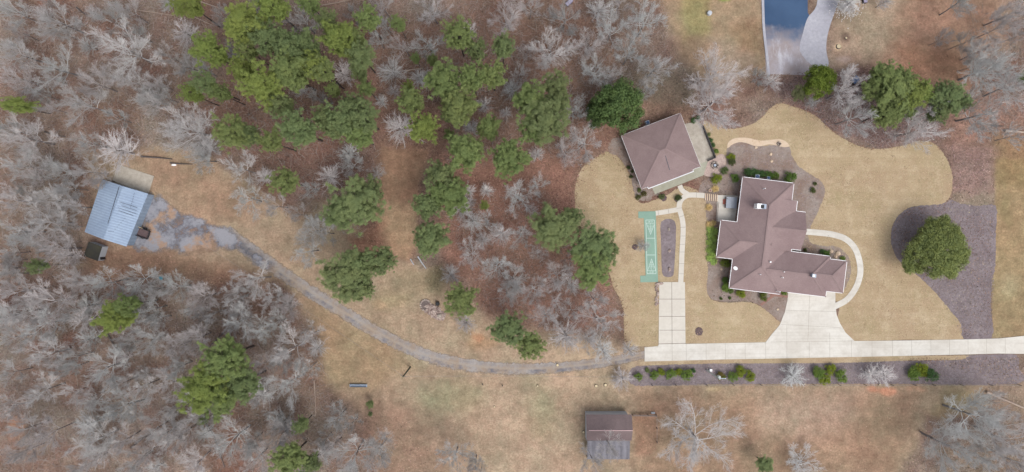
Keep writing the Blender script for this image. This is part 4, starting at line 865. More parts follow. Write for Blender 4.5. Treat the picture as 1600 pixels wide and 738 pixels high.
# fire ring, rubble pile
c = P(665, 477); t = thing('burn_pit', 'round ashy burn pit beside the stone rubble pile in the clearing', 'burn pit', c)
m_ = MB(); m_.disc(c, 1.15, 0, .10, 18, .12); m_.build('ash_bed', M['ash'], t)
rr = random.Random(5)
for k in range(18):
    a = 2 * math.pi * k / 18; m_ = MB(); m_.blob((c.x + 1.1 * math.cos(a), c.y + 1.2 * math.sin(a), .12), .2, (1.2, 1, .7), .25, rr); m_.build('stone', M['rubble'] if k % 2 else M['stone'], t)
m_ = MB()
for k in range(420):
    a = rr.random() * 6.28; q = rr.random() ** .6; x = 681 + 14 * q * math.cos(a) + 3 * math.sin(a) * q - (4 if k % 5 == 0 else 0); y = 488 + 11 * q * math.sin(a) + 5 * q * math.cos(a)
    p = P(x, y); s_ = rr.uniform(.08, .3); m_.blob((p.x, p.y, rr.uniform(.02, .45) * (1 - q * .6)), s_, (rr.uniform(.7, 1.6), rr.uniform(.7, 1.4), .6), .3, rr, 5, 4)
ob = tag(m_.build('rubble', M['rubble'], origin=P(682, 489)), 'heap of mixed pale and brown stone rubble beside the burn pit', 'rubble pile'); ob['kind'] = 'stuff'
m_ = MB(); p = P(687, 493); m_.blob((p.x, p.y, .4), .55, (1.1, .9, .6), .2, rr); single(m_, 'boulder', M['stone'], 'largest pale grey boulder on top of the rubble pile', 'boulder')
# rocks
def rock(px, py, r, label, mat='stone', group=None, sq=(1, 1, .6)):
    m_ = MB(); p = P(px, py); m_.blob((p.x, p.y, r * .3), r, sq, .18, rr, 9, 6); single(m_, 'rock', M[mat], label, 'rock', group)
g_ = 'rocks on the mulch oval'
rock(1045, 358.5, .38, 'pale rock at the top of the mulch oval beside the court', 'stone', g_, (.6, 1.1, .7)); rock(1046, 392, .36, 'angular brown grey rock in the middle of the mulch oval', 'rubble', g_); rock(1046, 420.5, .4, 'tan rock at the bottom of the mulch oval', 'rubble', g_, (.8, 1.2, .7))
g_ = 'round tan rocks in the bed above the garage wing'
rock(1299, 392.5, .4, 'left round tan rock in the bed above the garage wing', 'stonewalk', g_); rock(1309, 396, .56, 'largest round tan rock in the bed above the garage wing', 'stonewalk', g_); rock(1305, 401, .4, 'lowest round tan rock, touching the garage wing roof edge', 'stonewalk', g_)
rock(1030.5, 443, .45, 'brown rock at the top left corner of the parking pad', 'rubble', None, (2.0, .7, .6))
m_ = MB()
for k in range(46): p = P(1026.3 + rr.uniform(-2, 2), 443 + k * .75); m_.blob((p.x, p.y, .12), rr.uniform(.12, .26), (1, 1.2, .7), .25, rr, 6, 4)
single(m_, 'stone_border', M['rubble'], 'narrow border of grey stones along the left side of the parking pad', 'border')
for x, y, l in ((1181, 230.5, 'flat pale stepping stone below the curved stone path'), (1204, 241, 'small white stone in the bed above the house'), (1205.5, 252, 'tan stone in the bed above the house hedge')): rock(x, y, .33, l, 'stonewalk')
for x, y, l in ((1215, 483.5, 'pale stone in the bed left of the driveway apron'), (1127, 421, 'white stone in the bed left of the house')): rock(x, y, .25, l, 'stonewalk')
# sand spot / hay, small stumps
def stump(px, py, r, label):
    p = P(px, py); t = thing('tree_stump', label, 'stump', p, 'pale cut stumps in the fields'); m_ = MB(); m_.tube([p, p + Vector((0, 0, .25))], [r * 1.2, r], 10); m_.build('stump_bark', M['logdark'], t); m_ = MB(); m_.disc(p, r * .92, .25, .262, 10); m_.build('cut_face', M['cutwood'], t)
for x, y, r, l in ((931.5,603,.33,'pale cut stump between gravel track and barn, left of two'),(946,601.5,.33,'pale cut stump between gravel track and barn, right of two'),(871,570.5,.3,'pale stump on the upper edge of the gravel track'),(911.5,675,.26,'pale stump just left of the barn'),(840,603,.2,'small pale stump in the field below the gravel track'),(1310,73,.5,'large pale stump in the bare yard at the top right'),(1321.5,60,.22,'small stump in a dark ring of soil at the top right'),(772.5,635.5,.18,'tiny pale stump in the lower middle field'),(1374,601,.2,'small white stump beside the orange clay patch')): stump(x, y, r, l)
def log(pts, r, mat, label, cat='log'):
    q = [P(x, y) for x, y in pts]; n = len(q); m_ = MB(); m_.tube([p + Vector((0, 0, r + .05 + .1 * (i % 2))) for i, p in enumerate(q)], [r * (1 - .5 * i / max(1, n - 1)) for i in range(n)], 6); single(m_, 'fallen_log', M[mat], label, cat)
for pts, r, mat, l in (
 ([(213,16),(240,20),(272,25)], .13, 'logpale', 'long thin pale fallen trunk at the top edge, left of the pines'),
 ([(266,-3),(270,14),(274,28)], .1, 'logpale', 'short pale fallen trunk running down from the top edge'),
 ([(290,38),(312,49),(334,59)], .12, 'logpale', 'pale fallen trunk among the upper left trees, lower of two slanting'),
 ([(313,3),(340,12),(363,22)], .12, 'logpale', 'pale fallen trunk at the top edge, touching the bright pines'),
 ([(292,22),(315,32),(334,41)], .1, 'logpale', 'pale fallen trunk among the upper left trees, upper of two slanting'),
 ([(262,81),(275,75),(286,70)], .11, 'logpale', 'short pale log pointing up right in the upper left wood'),
 ([(503,9),(528,5),(552,-1)], .13, 'logpale', 'pale fallen trunk crossing the top edge beside the middle pines'),
 ([(634,111),(648,109),(662,107)], .16, 'logpale', 'thick pale log in the upper middle pine wood'),
 ([(592,122),(606,116),(622,114)], .1, 'logpale', 'thin pale log left of the thick one in the upper middle wood'),
 ([(575,92),(592,104),(604,113)], .09, 'logpale', 'thin fallen trunk slanting down right in the upper middle wood'),
 ([(620,124),(626,130),(632,135)], .11, 'logpale', 'short pale log slanting below the thick one in the pine wood'),
 ([(540,147),(556,151),(571,156)], .09, 'logpale', 'thin pale log beneath the bright white sapling tree'),
 ([(750,90),(757,84),(764,78)], .16, 'logpale', 'pale log leaning beside the pine in the upper middle wood'),
 ([(848,28),(865,34),(880,38)], .09, 'logpale', 'thin tan fallen trunk near the top edge, middle of the photo'),
 ([(221,245),(250,247),(270,249)], .2, 'logdark', 'long dark fallen trunk above the concrete slab'),
 ([(266,255),(284,256.5),(301,257)], .15, 'logdark', 'dark fallen log beside the white scrap above the gravel yard'),
 ([(491,594),(493,620),(493.5,650)], .14, 'logpale', 'bright white dead trunk at the right edge of the lower left wood'),
 ([(641.5,405),(645,411),(647,414)], .14, 'palewall', 'short white pole lying at the bottom of the grassy clearing'),
 ([(653,401),(659,410),(666,420)], .16, 'palewall', 'longer white pole lying below the dark round pine'),
 ([(1540,612),(1565,623),(1605,640)], .32, 'logpale', 'large grey fallen trunk at the lower right corner above bare trees'),
 ([(1568,205),(1585,206),(1604,208)], .35, 'logpale', 'thick grey fallen trunk at the right edge above the mown field'),
 ([(1548,197),(1558,197.5),(1566,198)], .2, 'logdark', 'short dark log near the right edge above the mown field'),
 ([(168,520),(180,540),(190,552)], .22, 'logdark', 'dark fallen trunk below the yellow green pine in the left wood'),
 ([(318,655),(335,680),(352,730)], .2, 'logdark', 'long dark fallen trunk at the bottom edge, below the wide bright pine'),
 ([(205,700),(222,686),(240,676)], .2, 'logdark', 'dark fallen trunk near the bottom edge of the left wood'),
 ([(350,520),(330,540),(318,556)], .14, 'logdark', 'dark log above the wide bright pine in the left wood'),
 ([(120,586),(122,600),(126,620)], .08, 'logpale', 'thin pale dead stem in the lower left wood'),
 ([(120,12),(130,20),(145,28)], .16, 'logdark', 'dark fallen log near the top left corner'),
 ([(70,206),(88,212),(104,214)], .16, 'logdark', 'dark pile of fallen wood right of the flat green pine')): log(pts, r, mat, l)
rock(272, 258, .35, 'white scrap lying beside the dark log above the gravel yard', 'white', None, (1.6, .6, .3))
# purple white picnic box at the top edge, blue covered thing in the trees
def sheeted(px, py, mat, w, l, rz, label, name, cat, h=.8):
    p = P(px, py); t = thing(name, label, cat, p); m_ = MB(); m_.box((p.x, p.y, h / 2), (w, l, h), rz); m_.build('body', M['dark'], t)
    m_ = MB(); n = 5
    for k in range(n): q = (k + .5) / n - .5; m_.box((p.x - math.sin(rz) * q * l, p.y + math.cos(rz) * q * l, h + .05), (w * .95, l / n * .85, .06), rz)
    m_.build('top_board', M[mat], t)
M['lilac'] = plain('pale_lilac', A(178, 170, 196)); M['bluetarp'] = mottled('blue_tarp', A(70, 104, 150), A(60, 88, 130), A(140, 160, 190), 1, 3, .5, .3, .4, .5)
sheeted(889, 5, 'lilac', .9, 1.7, R(-45), 'pale lilac bench at the top edge among bare trees', 'bench', 'bench', .5)
sheeted(1334, 126, 'bluetarp', 1.3, 1.6, R(-50), 'blue tarp covered stack under the bare trees right of the bright round pine', 'tarp_stack', 'stack', .8)
sheeted(1349.5, 1, 'lilac', .8, 1.4, R(5), 'small white and violet cart at the top edge beside blossom tree', 'cart', 'cart', .7)

# ------------------------------------------------------------------ trees
def make_bare(seed, Ht=14.0, Rr=6.0, spread=1.0, n1=6, dens=1.0):
    r = random.Random(seed); tb = MB(); cb = MB()
    def rv(s_): return Vector((r.gauss(0, s_), r.gauss(0, s_), r.gauss(0, s_)))
    def branch(p, d, L, rad, lvl):
        n = (6, 7, 5, 4, 2)[lvl]; step = L / n; pts = [p.copy()]; d = d.normalized()
        for k in range(n):
            d = (d + rv((.03, .11, .12, .10, .08)[lvl]) + Vector((0, 0, (.1, .05, .06, .07, .05)[lvl]))).normalized(); p = p + d * step; pts.append(p.copy())
        tip = (.5, .3, .3, .35, .5)[lvl]
        mbx = tb if lvl < 1 else cb
        mbx.tube(pts, [rad * (1 - (1 - tip) * k / n) for k in range(n + 1)], (7, 5, 4, 3, 3)[lvl], cap=False)
        if lvl == 4: return
        m = int(round((n1, 10, 9, 10)[lvl] * (dens if lvl > 1 else 1)))
        for k in range(m):
            if lvl == 0: t = r.uniform(.45, 1.0)
            else: t = .18 + .82 * (k + r.random()) / m
            idx = min(n - 1, int(t * n)); fr = t * n - idx; q = pts[idx].lerp(pts[idx + 1], min(1, fr)); dd = (pts[idx + 1] - pts[idx]).normalized()
            if lvl == 0:
                a = 2 * math.pi * (k + r.uniform(-.25, .25)) / m; el = r.uniform(.35, .85) / spread; nd_ = Vector((math.cos(a), math.sin(a), el)); Lc = Rr * r.uniform(.85, 1.15) * 1.05
            else:
                perp = dd.orthogonal().normalized(); ax2 = dd.cross(perp); a = r.uniform(0, 6.283); side = perp * math.cos(a) + ax2 * math.sin(a); ang = r.uniform(*((.5, 1.0), (.5, .95), (.4, .85), (.35, .75))[min(lvl, 3)])
                nd_ = dd * math.cos(ang) + side * math.sin(ang); nd_.z = abs(nd_.z) * .6 + nd_.z * .4; Lc = L * r.uniform(.38, .58) * (1.15 - .5 * t)
            branch(q, nd_, Lc, rad * (.46, .48, .5, .55)[lvl] * (1 - .3 * t), lvl + 1)
    branch(Vector((0, 0, 0)), Vector((r.gauss(0, .05), r.gauss(0, .05), 1)), Ht * .55, .24, 0)
    # a leader
    branch(Vector((0, 0, Ht * .5)), Vector((r.gauss(0, .25), r.gauss(0, .25), 1)), Ht * .42, .13, 1)
    v = np.array(cb.v); rad = np.percentile(np.hypot(v[:, 0], v[:, 1]), 95); ht = v[:, 2].max()
    t = thing('bare_tree', 'x', 'tree'); a = tb.build('trunk', M['bark_shaded_wet'], t); b = cb.build('crown', M['bark_twig'], t)
    return t, a, b, rad, ht
BARE = [make_bare(100 + i, spread=(.9, 1.3, 1.0, 1.5, .8, 1.2, 1.1, .7)[i], n1=(6, 7, 5, 6, 6, 5, 8, 5)[i], dens=1.3) for i in range(8)]
# bushy young tree: many thin ascending stems
def make_bushy(seed):
    r = random.Random(seed); tb = MB(); cb = MB(); tb.tube([(0, 0, 0), (.02, 0, 1.6), (0, .05, 3.2), (.05, 0, 5)], [.1, .08, .06, .03], 6)
    for k in range(46):
        z = r.uniform(1.0, 5.0); a = r.uniform(0, 6.283); L = r.uniform(1.6, 2.9) * (1.25 - z / 9); d = Vector((math.cos(a), math.sin(a), r.uniform(.25, 1.1))).normalized(); p = Vector((0, 0, z)); pts = [p.copy()]
        for s_ in range(5): d = (d + Vector((r.gauss(0, .14), r.gauss(0, .14), r.gauss(.04, .1)))).normalized(); p = p + d * L / 5; pts.append(p.copy())
        (tb if k < 8 else cb).tube(pts, [.034, .03, .025, .02, .015, .008], 4, False)
        for j in range(20):
            i = r.randint(1, 4); dd = ((pts[i + 1] - pts[i]).normalized() + Vector((r.gauss(0, .6), r.gauss(0, .6), r.gauss(0, .45)))).normalized(); q = pts[i].lerp(pts[i + 1], r.random()); L2 = r.uniform(.35, .8)
            cb.tube([q, q + dd * L2 * .5, q + dd * L2 + Vector((0, 0, .08))], [.015, .012, .006], 3, False)
    v = np.array(cb.v); rad = np.percentile(np.hypot(v[:, 0], v[:, 1]), 95); ht = v[:, 2].max()
    t = thing('bare_sapling', 'x', 'tree'); a = tb.build('trunk', M['bark_shaded_wet'], t); b = cb.build('crown', M['bark_twig'], t); return t, a, b, rad, ht
BARE_BIG = [make_bare(171, n1=9, spread=1.0, dens=1.25), make_bare(184, n1=10, spread=.8, dens=1.25)]
BUSHY = [make_bushy(300 + i) for i in range(4)]

def leafcloud(cens, rads, per, size, squash=.7, up=.35, ex=.35):
    cs = []; ns = []
    for c, r_ in zip(cens, rads):
        n = int(per * r_ * r_) + 8; d = RNG.normal(size=(n, 3)); d /= np.linalg.norm(d, axis=1)[:, None]; rr_ = r_ * (RNG.random(n) ** ex)[:, None] * (1 + (.15 if ex < .5 else .35) * RNG.normal(size=(n, 1)))
        q = d * rr_; q[:, 2] *= squash; cs.append(q + np.array(c)); nn = d * .6 + RNG.normal(size=(n, 3)) * .5 + np.array((0, 0, up)); ns.append(nn)
    cs = np.concatenate(cs); ns = np.concatenate(ns); ns /= np.linalg.norm(ns, axis=1)[:, None]; return cs, ns
def make_pine(seed, Ht=20.0, Rr=4.2, cb0=.5, nwh=11):
    r = random.Random(seed); tb = MB(); pts = []; x = y = 0
    for k in range(9): pts.append((x, y, Ht * .97 * k / 8)); x += r.gauss(0, .1); y += r.gauss(0, .1)
    tb.tube(pts, [.26 - .025 * k for k in range(9)], 8); cens = []; rads = []
    for w in range(nwh):
        f = w / (nwh - 1); z = Ht * (cb0 + (.97 - cb0) * f); prof = Rr * (math.sin(math.pi * (.22 + .78 * (1 - f))) ** .7 if f < .99 else .2) * r.uniform(.75, 1.1); nb = r.randint(4, 6)
        for k in range(nb):
            a = 2 * math.pi * (k + r.random() * .8) / nb + w; L = prof * r.uniform(.6, 1.12); p = Vector((0, 0, z)); d = Vector((math.cos(a), math.sin(a), r.uniform(.05, .5))); bp = [p.copy()]
            for s_ in range(4): p = p + d * (L / 4); d.z += .04; bp.append(p.copy())
            tb.tube(bp, [.07, .055, .04, .03, .015], 4, False)
            for j in range(4):
                q = bp[1 + j] if j < 4 else bp[-1]
                if j == 0 and L > 2: continue
                for _ in range(4 if j > 1 else 2):
                    cens.append((q.x + r.gauss(0, .5), q.y + r.gauss(0, .5), q.z + r.gauss(.2, .35))); rads.append(r.uniform(.25, .5) * Rr / 4.2)
    for _ in range(95):
        f = r.random() ** .8; a = r.uniform(0, 6.283); q = Rr * math.sqrt(r.random()) * (math.sin(math.pi * (.24 + .76 * (1 - f))) ** .7) * (.86 + .14 * math.sin(3 * a + seed) + .1 * math.sin(5 * a)); cens.append((q * math.cos(a), q * math.sin(a), Ht * (cb0 + (.97 - cb0) * f))); rads.append(r.uniform(.2, .45))
    cens += [(r.gauss(0, .3), r.gauss(0, .3), Ht * .98 + r.gauss(0, .2)) for _ in range(3)]; rads += [.7] * 3
    cs, ns = leafcloud(cens, rads, 270, 1, .8, 1.3, .7); n = len(cs); me = quadmesh('pine_crown', cs, ns, RNG.uniform(.016, .034, n), RNG.uniform(.12, .25, n)); me.materials.append(M['needles'])
    t = thing('pine_tree', 'x', 'tree'); a = tb.build('trunk', M['bark_pine'], t); b = bpy.data.objects.new('crown', me); C.objects.link(b); b.parent = t
    rad = np.percentile(np.hypot(cs[:, 0], cs[:, 1]), 96); return t, a, b, rad, cs[:, 2].max()
PINES = [make_pine(500 + i, cb0=(.5, .62, .45, .55, .68, .5, .6)[i], nwh=(11, 9, 12, 10, 8, 11, 9)[i]) for i in range(7)]
def make_round(seed, Rr, Ht, nc, cr, per, lsz, name, flat=.75, mat='leaves', lobes=5, trunk_r=.22):
    """dense evergreen crown of clumps over a trunk with limbs"""
    r = random.Random(seed); tb = MB(); zc = Ht * .55; cens = []; rads = []; lob = [(r.uniform(0, 6.28), r.uniform(.55, .95)) for _ in range(lobes)]
    for k in range(nc):
        a = r.uniform(0, 6.283); q = math.sqrt(r.random()) * (1 + .16 * math.sin(3 * a + seed) + .08 * math.sin(7 * a)); zz = math.sqrt(max(.02, 1 - min(1, q) ** 2)); rr_ = cr * r.uniform(.7, 1.3)
        cens.append((q * (Rr - rr_ * .7) * math.cos(a), q * (Rr - rr_ * .7) * math.sin(a), zc + (Ht - zc - rr_ * .5) * zz * r.uniform(.85, 1.05) * (1 if k % 4 else -.3))); rads.append(rr_)
    tb.tube([(0, 0, 0), (.05, 0, zc * .5), (0, .05, zc)], [trunk_r * 1.3, trunk_r, trunk_r * .7], 8)
    for k in range(0, nc, max(1, nc // 24)): c_ = Vector(cens[k]); tb.tube([(0, 0, zc * .45), c_ * .5 + Vector((0, 0, zc * .2)), c_], [trunk_r * .5, trunk_r * .3, trunk_r * .1], 5, False)
    cs, ns = leafcloud(cens, rads, per, 1, .8); n = len(cs); me = quadmesh(name + '_crown', cs, ns, RNG.uniform(.6, 1, n) * lsz, RNG.uniform(.8, 1.4, n) * lsz); me.materials.append(M[mat])
    t = thing(name, 'x', 'tree'); a = tb.build('trunk' if name != 'shrub' else 'stem', M['bark_pine'], t); b = bpy.data.objects.new('crown' if name != 'shrub' else 'foliage', me); C.objects.link(b); b.parent = t
    return t, a, b, np.percentile(np.hypot(cs[:, 0], cs[:, 1]), 97), cs[:, 2].max()
ROUND = [make_round(700 + i, 4.0, 7.5, 110, .75, 210, .085, 'evergreen_tree') for i in range(3)]
BIG = make_round(740, 7.2, 9.0, 230, 1.05, 210, .09, 'evergreen_tree', trunk_r=.4)
SHRUB = [make_round(800 + i, 1.0, 1.3, 34, .3, 420, .045, 'shrub', trunk_r=.05) for i in range(4)]
def make_tuft(seed):
    r = random.Random(seed); m_ = MB()
    for k in range(420):
        a = r.uniform(0, 6.283); L = r.uniform(.6, 1.05); el = r.uniform(.3, 1.3); d = Vector((math.cos(a) * math.cos(el), math.sin(a) * math.cos(el), math.sin(el))); s_ = Vector((-math.sin(a), math.cos(a), 0)) * .018
        p0 = Vector((r.gauss(0, .08), r.gauss(0, .08), 0)); p1 = p0 + d * L * .6; p2 = p1 + (d + Vector((0, 0, -.7))).normalized() * L * .45; m_.add([p0 - s_, p0 + s_, p1 + s_, p1 - s_, p2], [(0, 1, 2, 3), (3, 2, 4)])
    t = thing('ornamental_grass', 'x', 'grass tuft'); a = m_.build('blades', M['straw'], t); b = MB(); b.disc((0, 0), .16, 0, .12, 8); b = b.build('root_clump', M['logdark'], t); return t, b, a, 1.0, 1.0
TUFT = make_tuft(3)
used = set()
def place(proto, px, py, r_px, h, label='', cat=None, group=None, color=(1, 1, 1, 1), rz=None, zfrac=.62, zfac=None):
    """(px,py) is where the crown's middle is seen; h its real height"""
    t, a, b, rad, ht = proto
    if id(t) not in used: used.add(id(t)); nt_, na, nb = t, a, b
    else:
        nt_ = t.copy(); C.objects.link(nt_); na = a.copy(); C.objects.link(na); nb = b.copy(); C.objects.link(nb); na.parent = nt_; nb.parent = nt_
    zc = h * zfrac; loc = P(px, py, zc); loc.z = 0; s_ = r_px * S * (H - zc) / H / rad
    nt_.location = loc; nt_.scale = (s_, s_, h / ht); nt_.rotation_euler = (0, 0, random.uniform(0, 6.283) if rz is None else rz); nb.color = color; na.color = (1, 1, 1, 1) if 'pine' in a.data.materials[0].name else color
    tag(nt_, label, cat, group); return nt_
B = 'bright'; D_ = 'dark'; MID = 'mid'
PINE_LIST = [(30,165,24,12,B),(294,7,22,19,B),(426,10,28,21,B),(382,38,31,22,B),(328,80,25,21,B),(419,61,27,21,D_),(389,81,18,19,MID),(379,108,20,19,B),(325,132,19,20,D_),(340,143,16,18,MID),(301,147,14,16,B),
 (410,132,32,22,B),(453,112,28,22,MID),(453,76,24,21,D_),(478,70,20,18,D_),(362,207,27,21,MID),(390,212,18,17,D_),(426,222,20,19,MID),(467,202,29,21,D_),(494,105,20,20,B),(484,6,17,18,MID),(440,165,20,17,D_),
 (575,30,20,18,MID),(530,60,26,20,B),(558,60,14,16,MID),(564,88,22,18,D_),(507,112,22,20,MID),(520,140,11,14,MID),(573,139,14,15,MID),(622,37,12,14,MID),(717,57,24,19,MID),(744,78,17,17,D_),(560,112,12,14,D_),(512,35,18,17,D_),
 (693,127,29,20,MID),(737,122,23,19,MID),(642,158,21,18,MID),(639,138,10,14,B),(649,91,8,9,MID),(676,95,9,10,MID),(662,200,24,18,B),(717,168,28,19,MID),(702,211,9,12,MID),(727,238,28,19,MID),
 (537,188,28,18,D_),(520,198,20,17,D_),(570,185,28,18,D_),(562,212,22,17,MID),(555,165,18,16,D_),(510,185,20,16,D_),(786,74,18,17,D_),(770,118,22,18,MID),(764,200,18,15,MID),(797,247,31,19,MID),
 (828,158,27,19,MID),(869,135,23,17,D_),(852,188,36,20,D_),(832,202,22,18,MID),(870,160,20,17,D_),(446,284,21,16,MID),(690,278,27,18,D_),(703,305,29,18,MID),(668,322,22,17,D_),(673,373,27,18,D_),
 (557,318,40,17,D_),(530,335,24,16,D_),(580,300,22,15,D_),(544,433,40,16,D_),(596,406,23,14,D_),(560,412,26,15,D_),(565,448,20,14,D_),(720,470,26,11,MID),(865,356,33,15,D_),(893,340,17,12,D_),(926,386,34,14,D_),(924,424,31,14,MID),(950,393,17,11,D_),
 (757,322,8,6,B),(795,514,27,11,D_),(828,540,22,10,MID),(59,416,12,14,D_),(178,497,24,17,B),(196,478,18,16,MID),(322,607,38,20,B),(352,560,34,19,MID),(378,600,28,17,D_),(350,625,26,18,MID),(470,664,13,10,D_),(453,716,26,14,MID),(486,724,16,12,D_),(578,632,6,3.5,D_),(578.5,647,4,2.5,D_),
 (1395,138,31,13,MID),(1422,150,24,13,B),(1383,178,23,12,MID),(1362,140,22,11,MID),(1410,122,19,12,MID),(1378,118,20,12,MID),(1441,142,17,12,B),(1395,165,24,12,MID),(1412,172,16,11,MID),(1480,152,26,12,D_),(1465,178,16,11,D_),(1505,160,12,10,D_),(1250,146,14,5,'olive'),(1195,726,14,6,D_),(1598,122,12,10,D_),(318,656,8,6,D_),(700,182,10,12,D_)]
TONES = {B: (1.28, 1.28, .74), MID: (1.2, 1.2, .92), D_: (1.1, 1.1, .98), 'olive': (.85, .72, .7)}
def jit(c, j=.08):
    k = 1 + random.uniform(-j, j); return (c[0] * k * (1 + random.uniform(-.05, .05)), c[1] * k, c[2] * k, 1)
trees = []
for i, (x, y, r, h, tn) in enumerate(PINE_LIST):
    o = place(PINES[(i * 3 + i // 7) % 7], x, y, r * .97, h, '', 'tree', 'pines in and around the wood', jit(TONES[tn]), zfrac=.78)
    if (x, y) == (30, 165): o.rotation_euler.z = 0; o.scale.x *= 1.15; o.scale.y *= .55
    trees.append([o, x, y, r, 'pine', tn])
R_ = [(967,166,41,13,(.8,.95,.85),'big dense round evergreen tree against the upper left corner of the guest house'),(935,178,22,9,(.62,.75,.7),'darker evergreen tree hugging the left side of the big round evergreen by the guest house'),(1284,126,25,9,(1.25,1.3,.6),'bright green round evergreen tree just below the old grey driveway')]
for i, (x, y, r, h, c, l) in enumerate(R_): place(ROUND[i % 3], x, y, r, h, l, 'tree', None, (*c, 1), zfrac=.7)
place(BIG, 1465, 390, 51, 9.0, 'largest round olive green tree, alone on the grey mulch right of the lawn', 'tree', None, (1.55, 1.42, 1.3, 1), zfrac=.6)

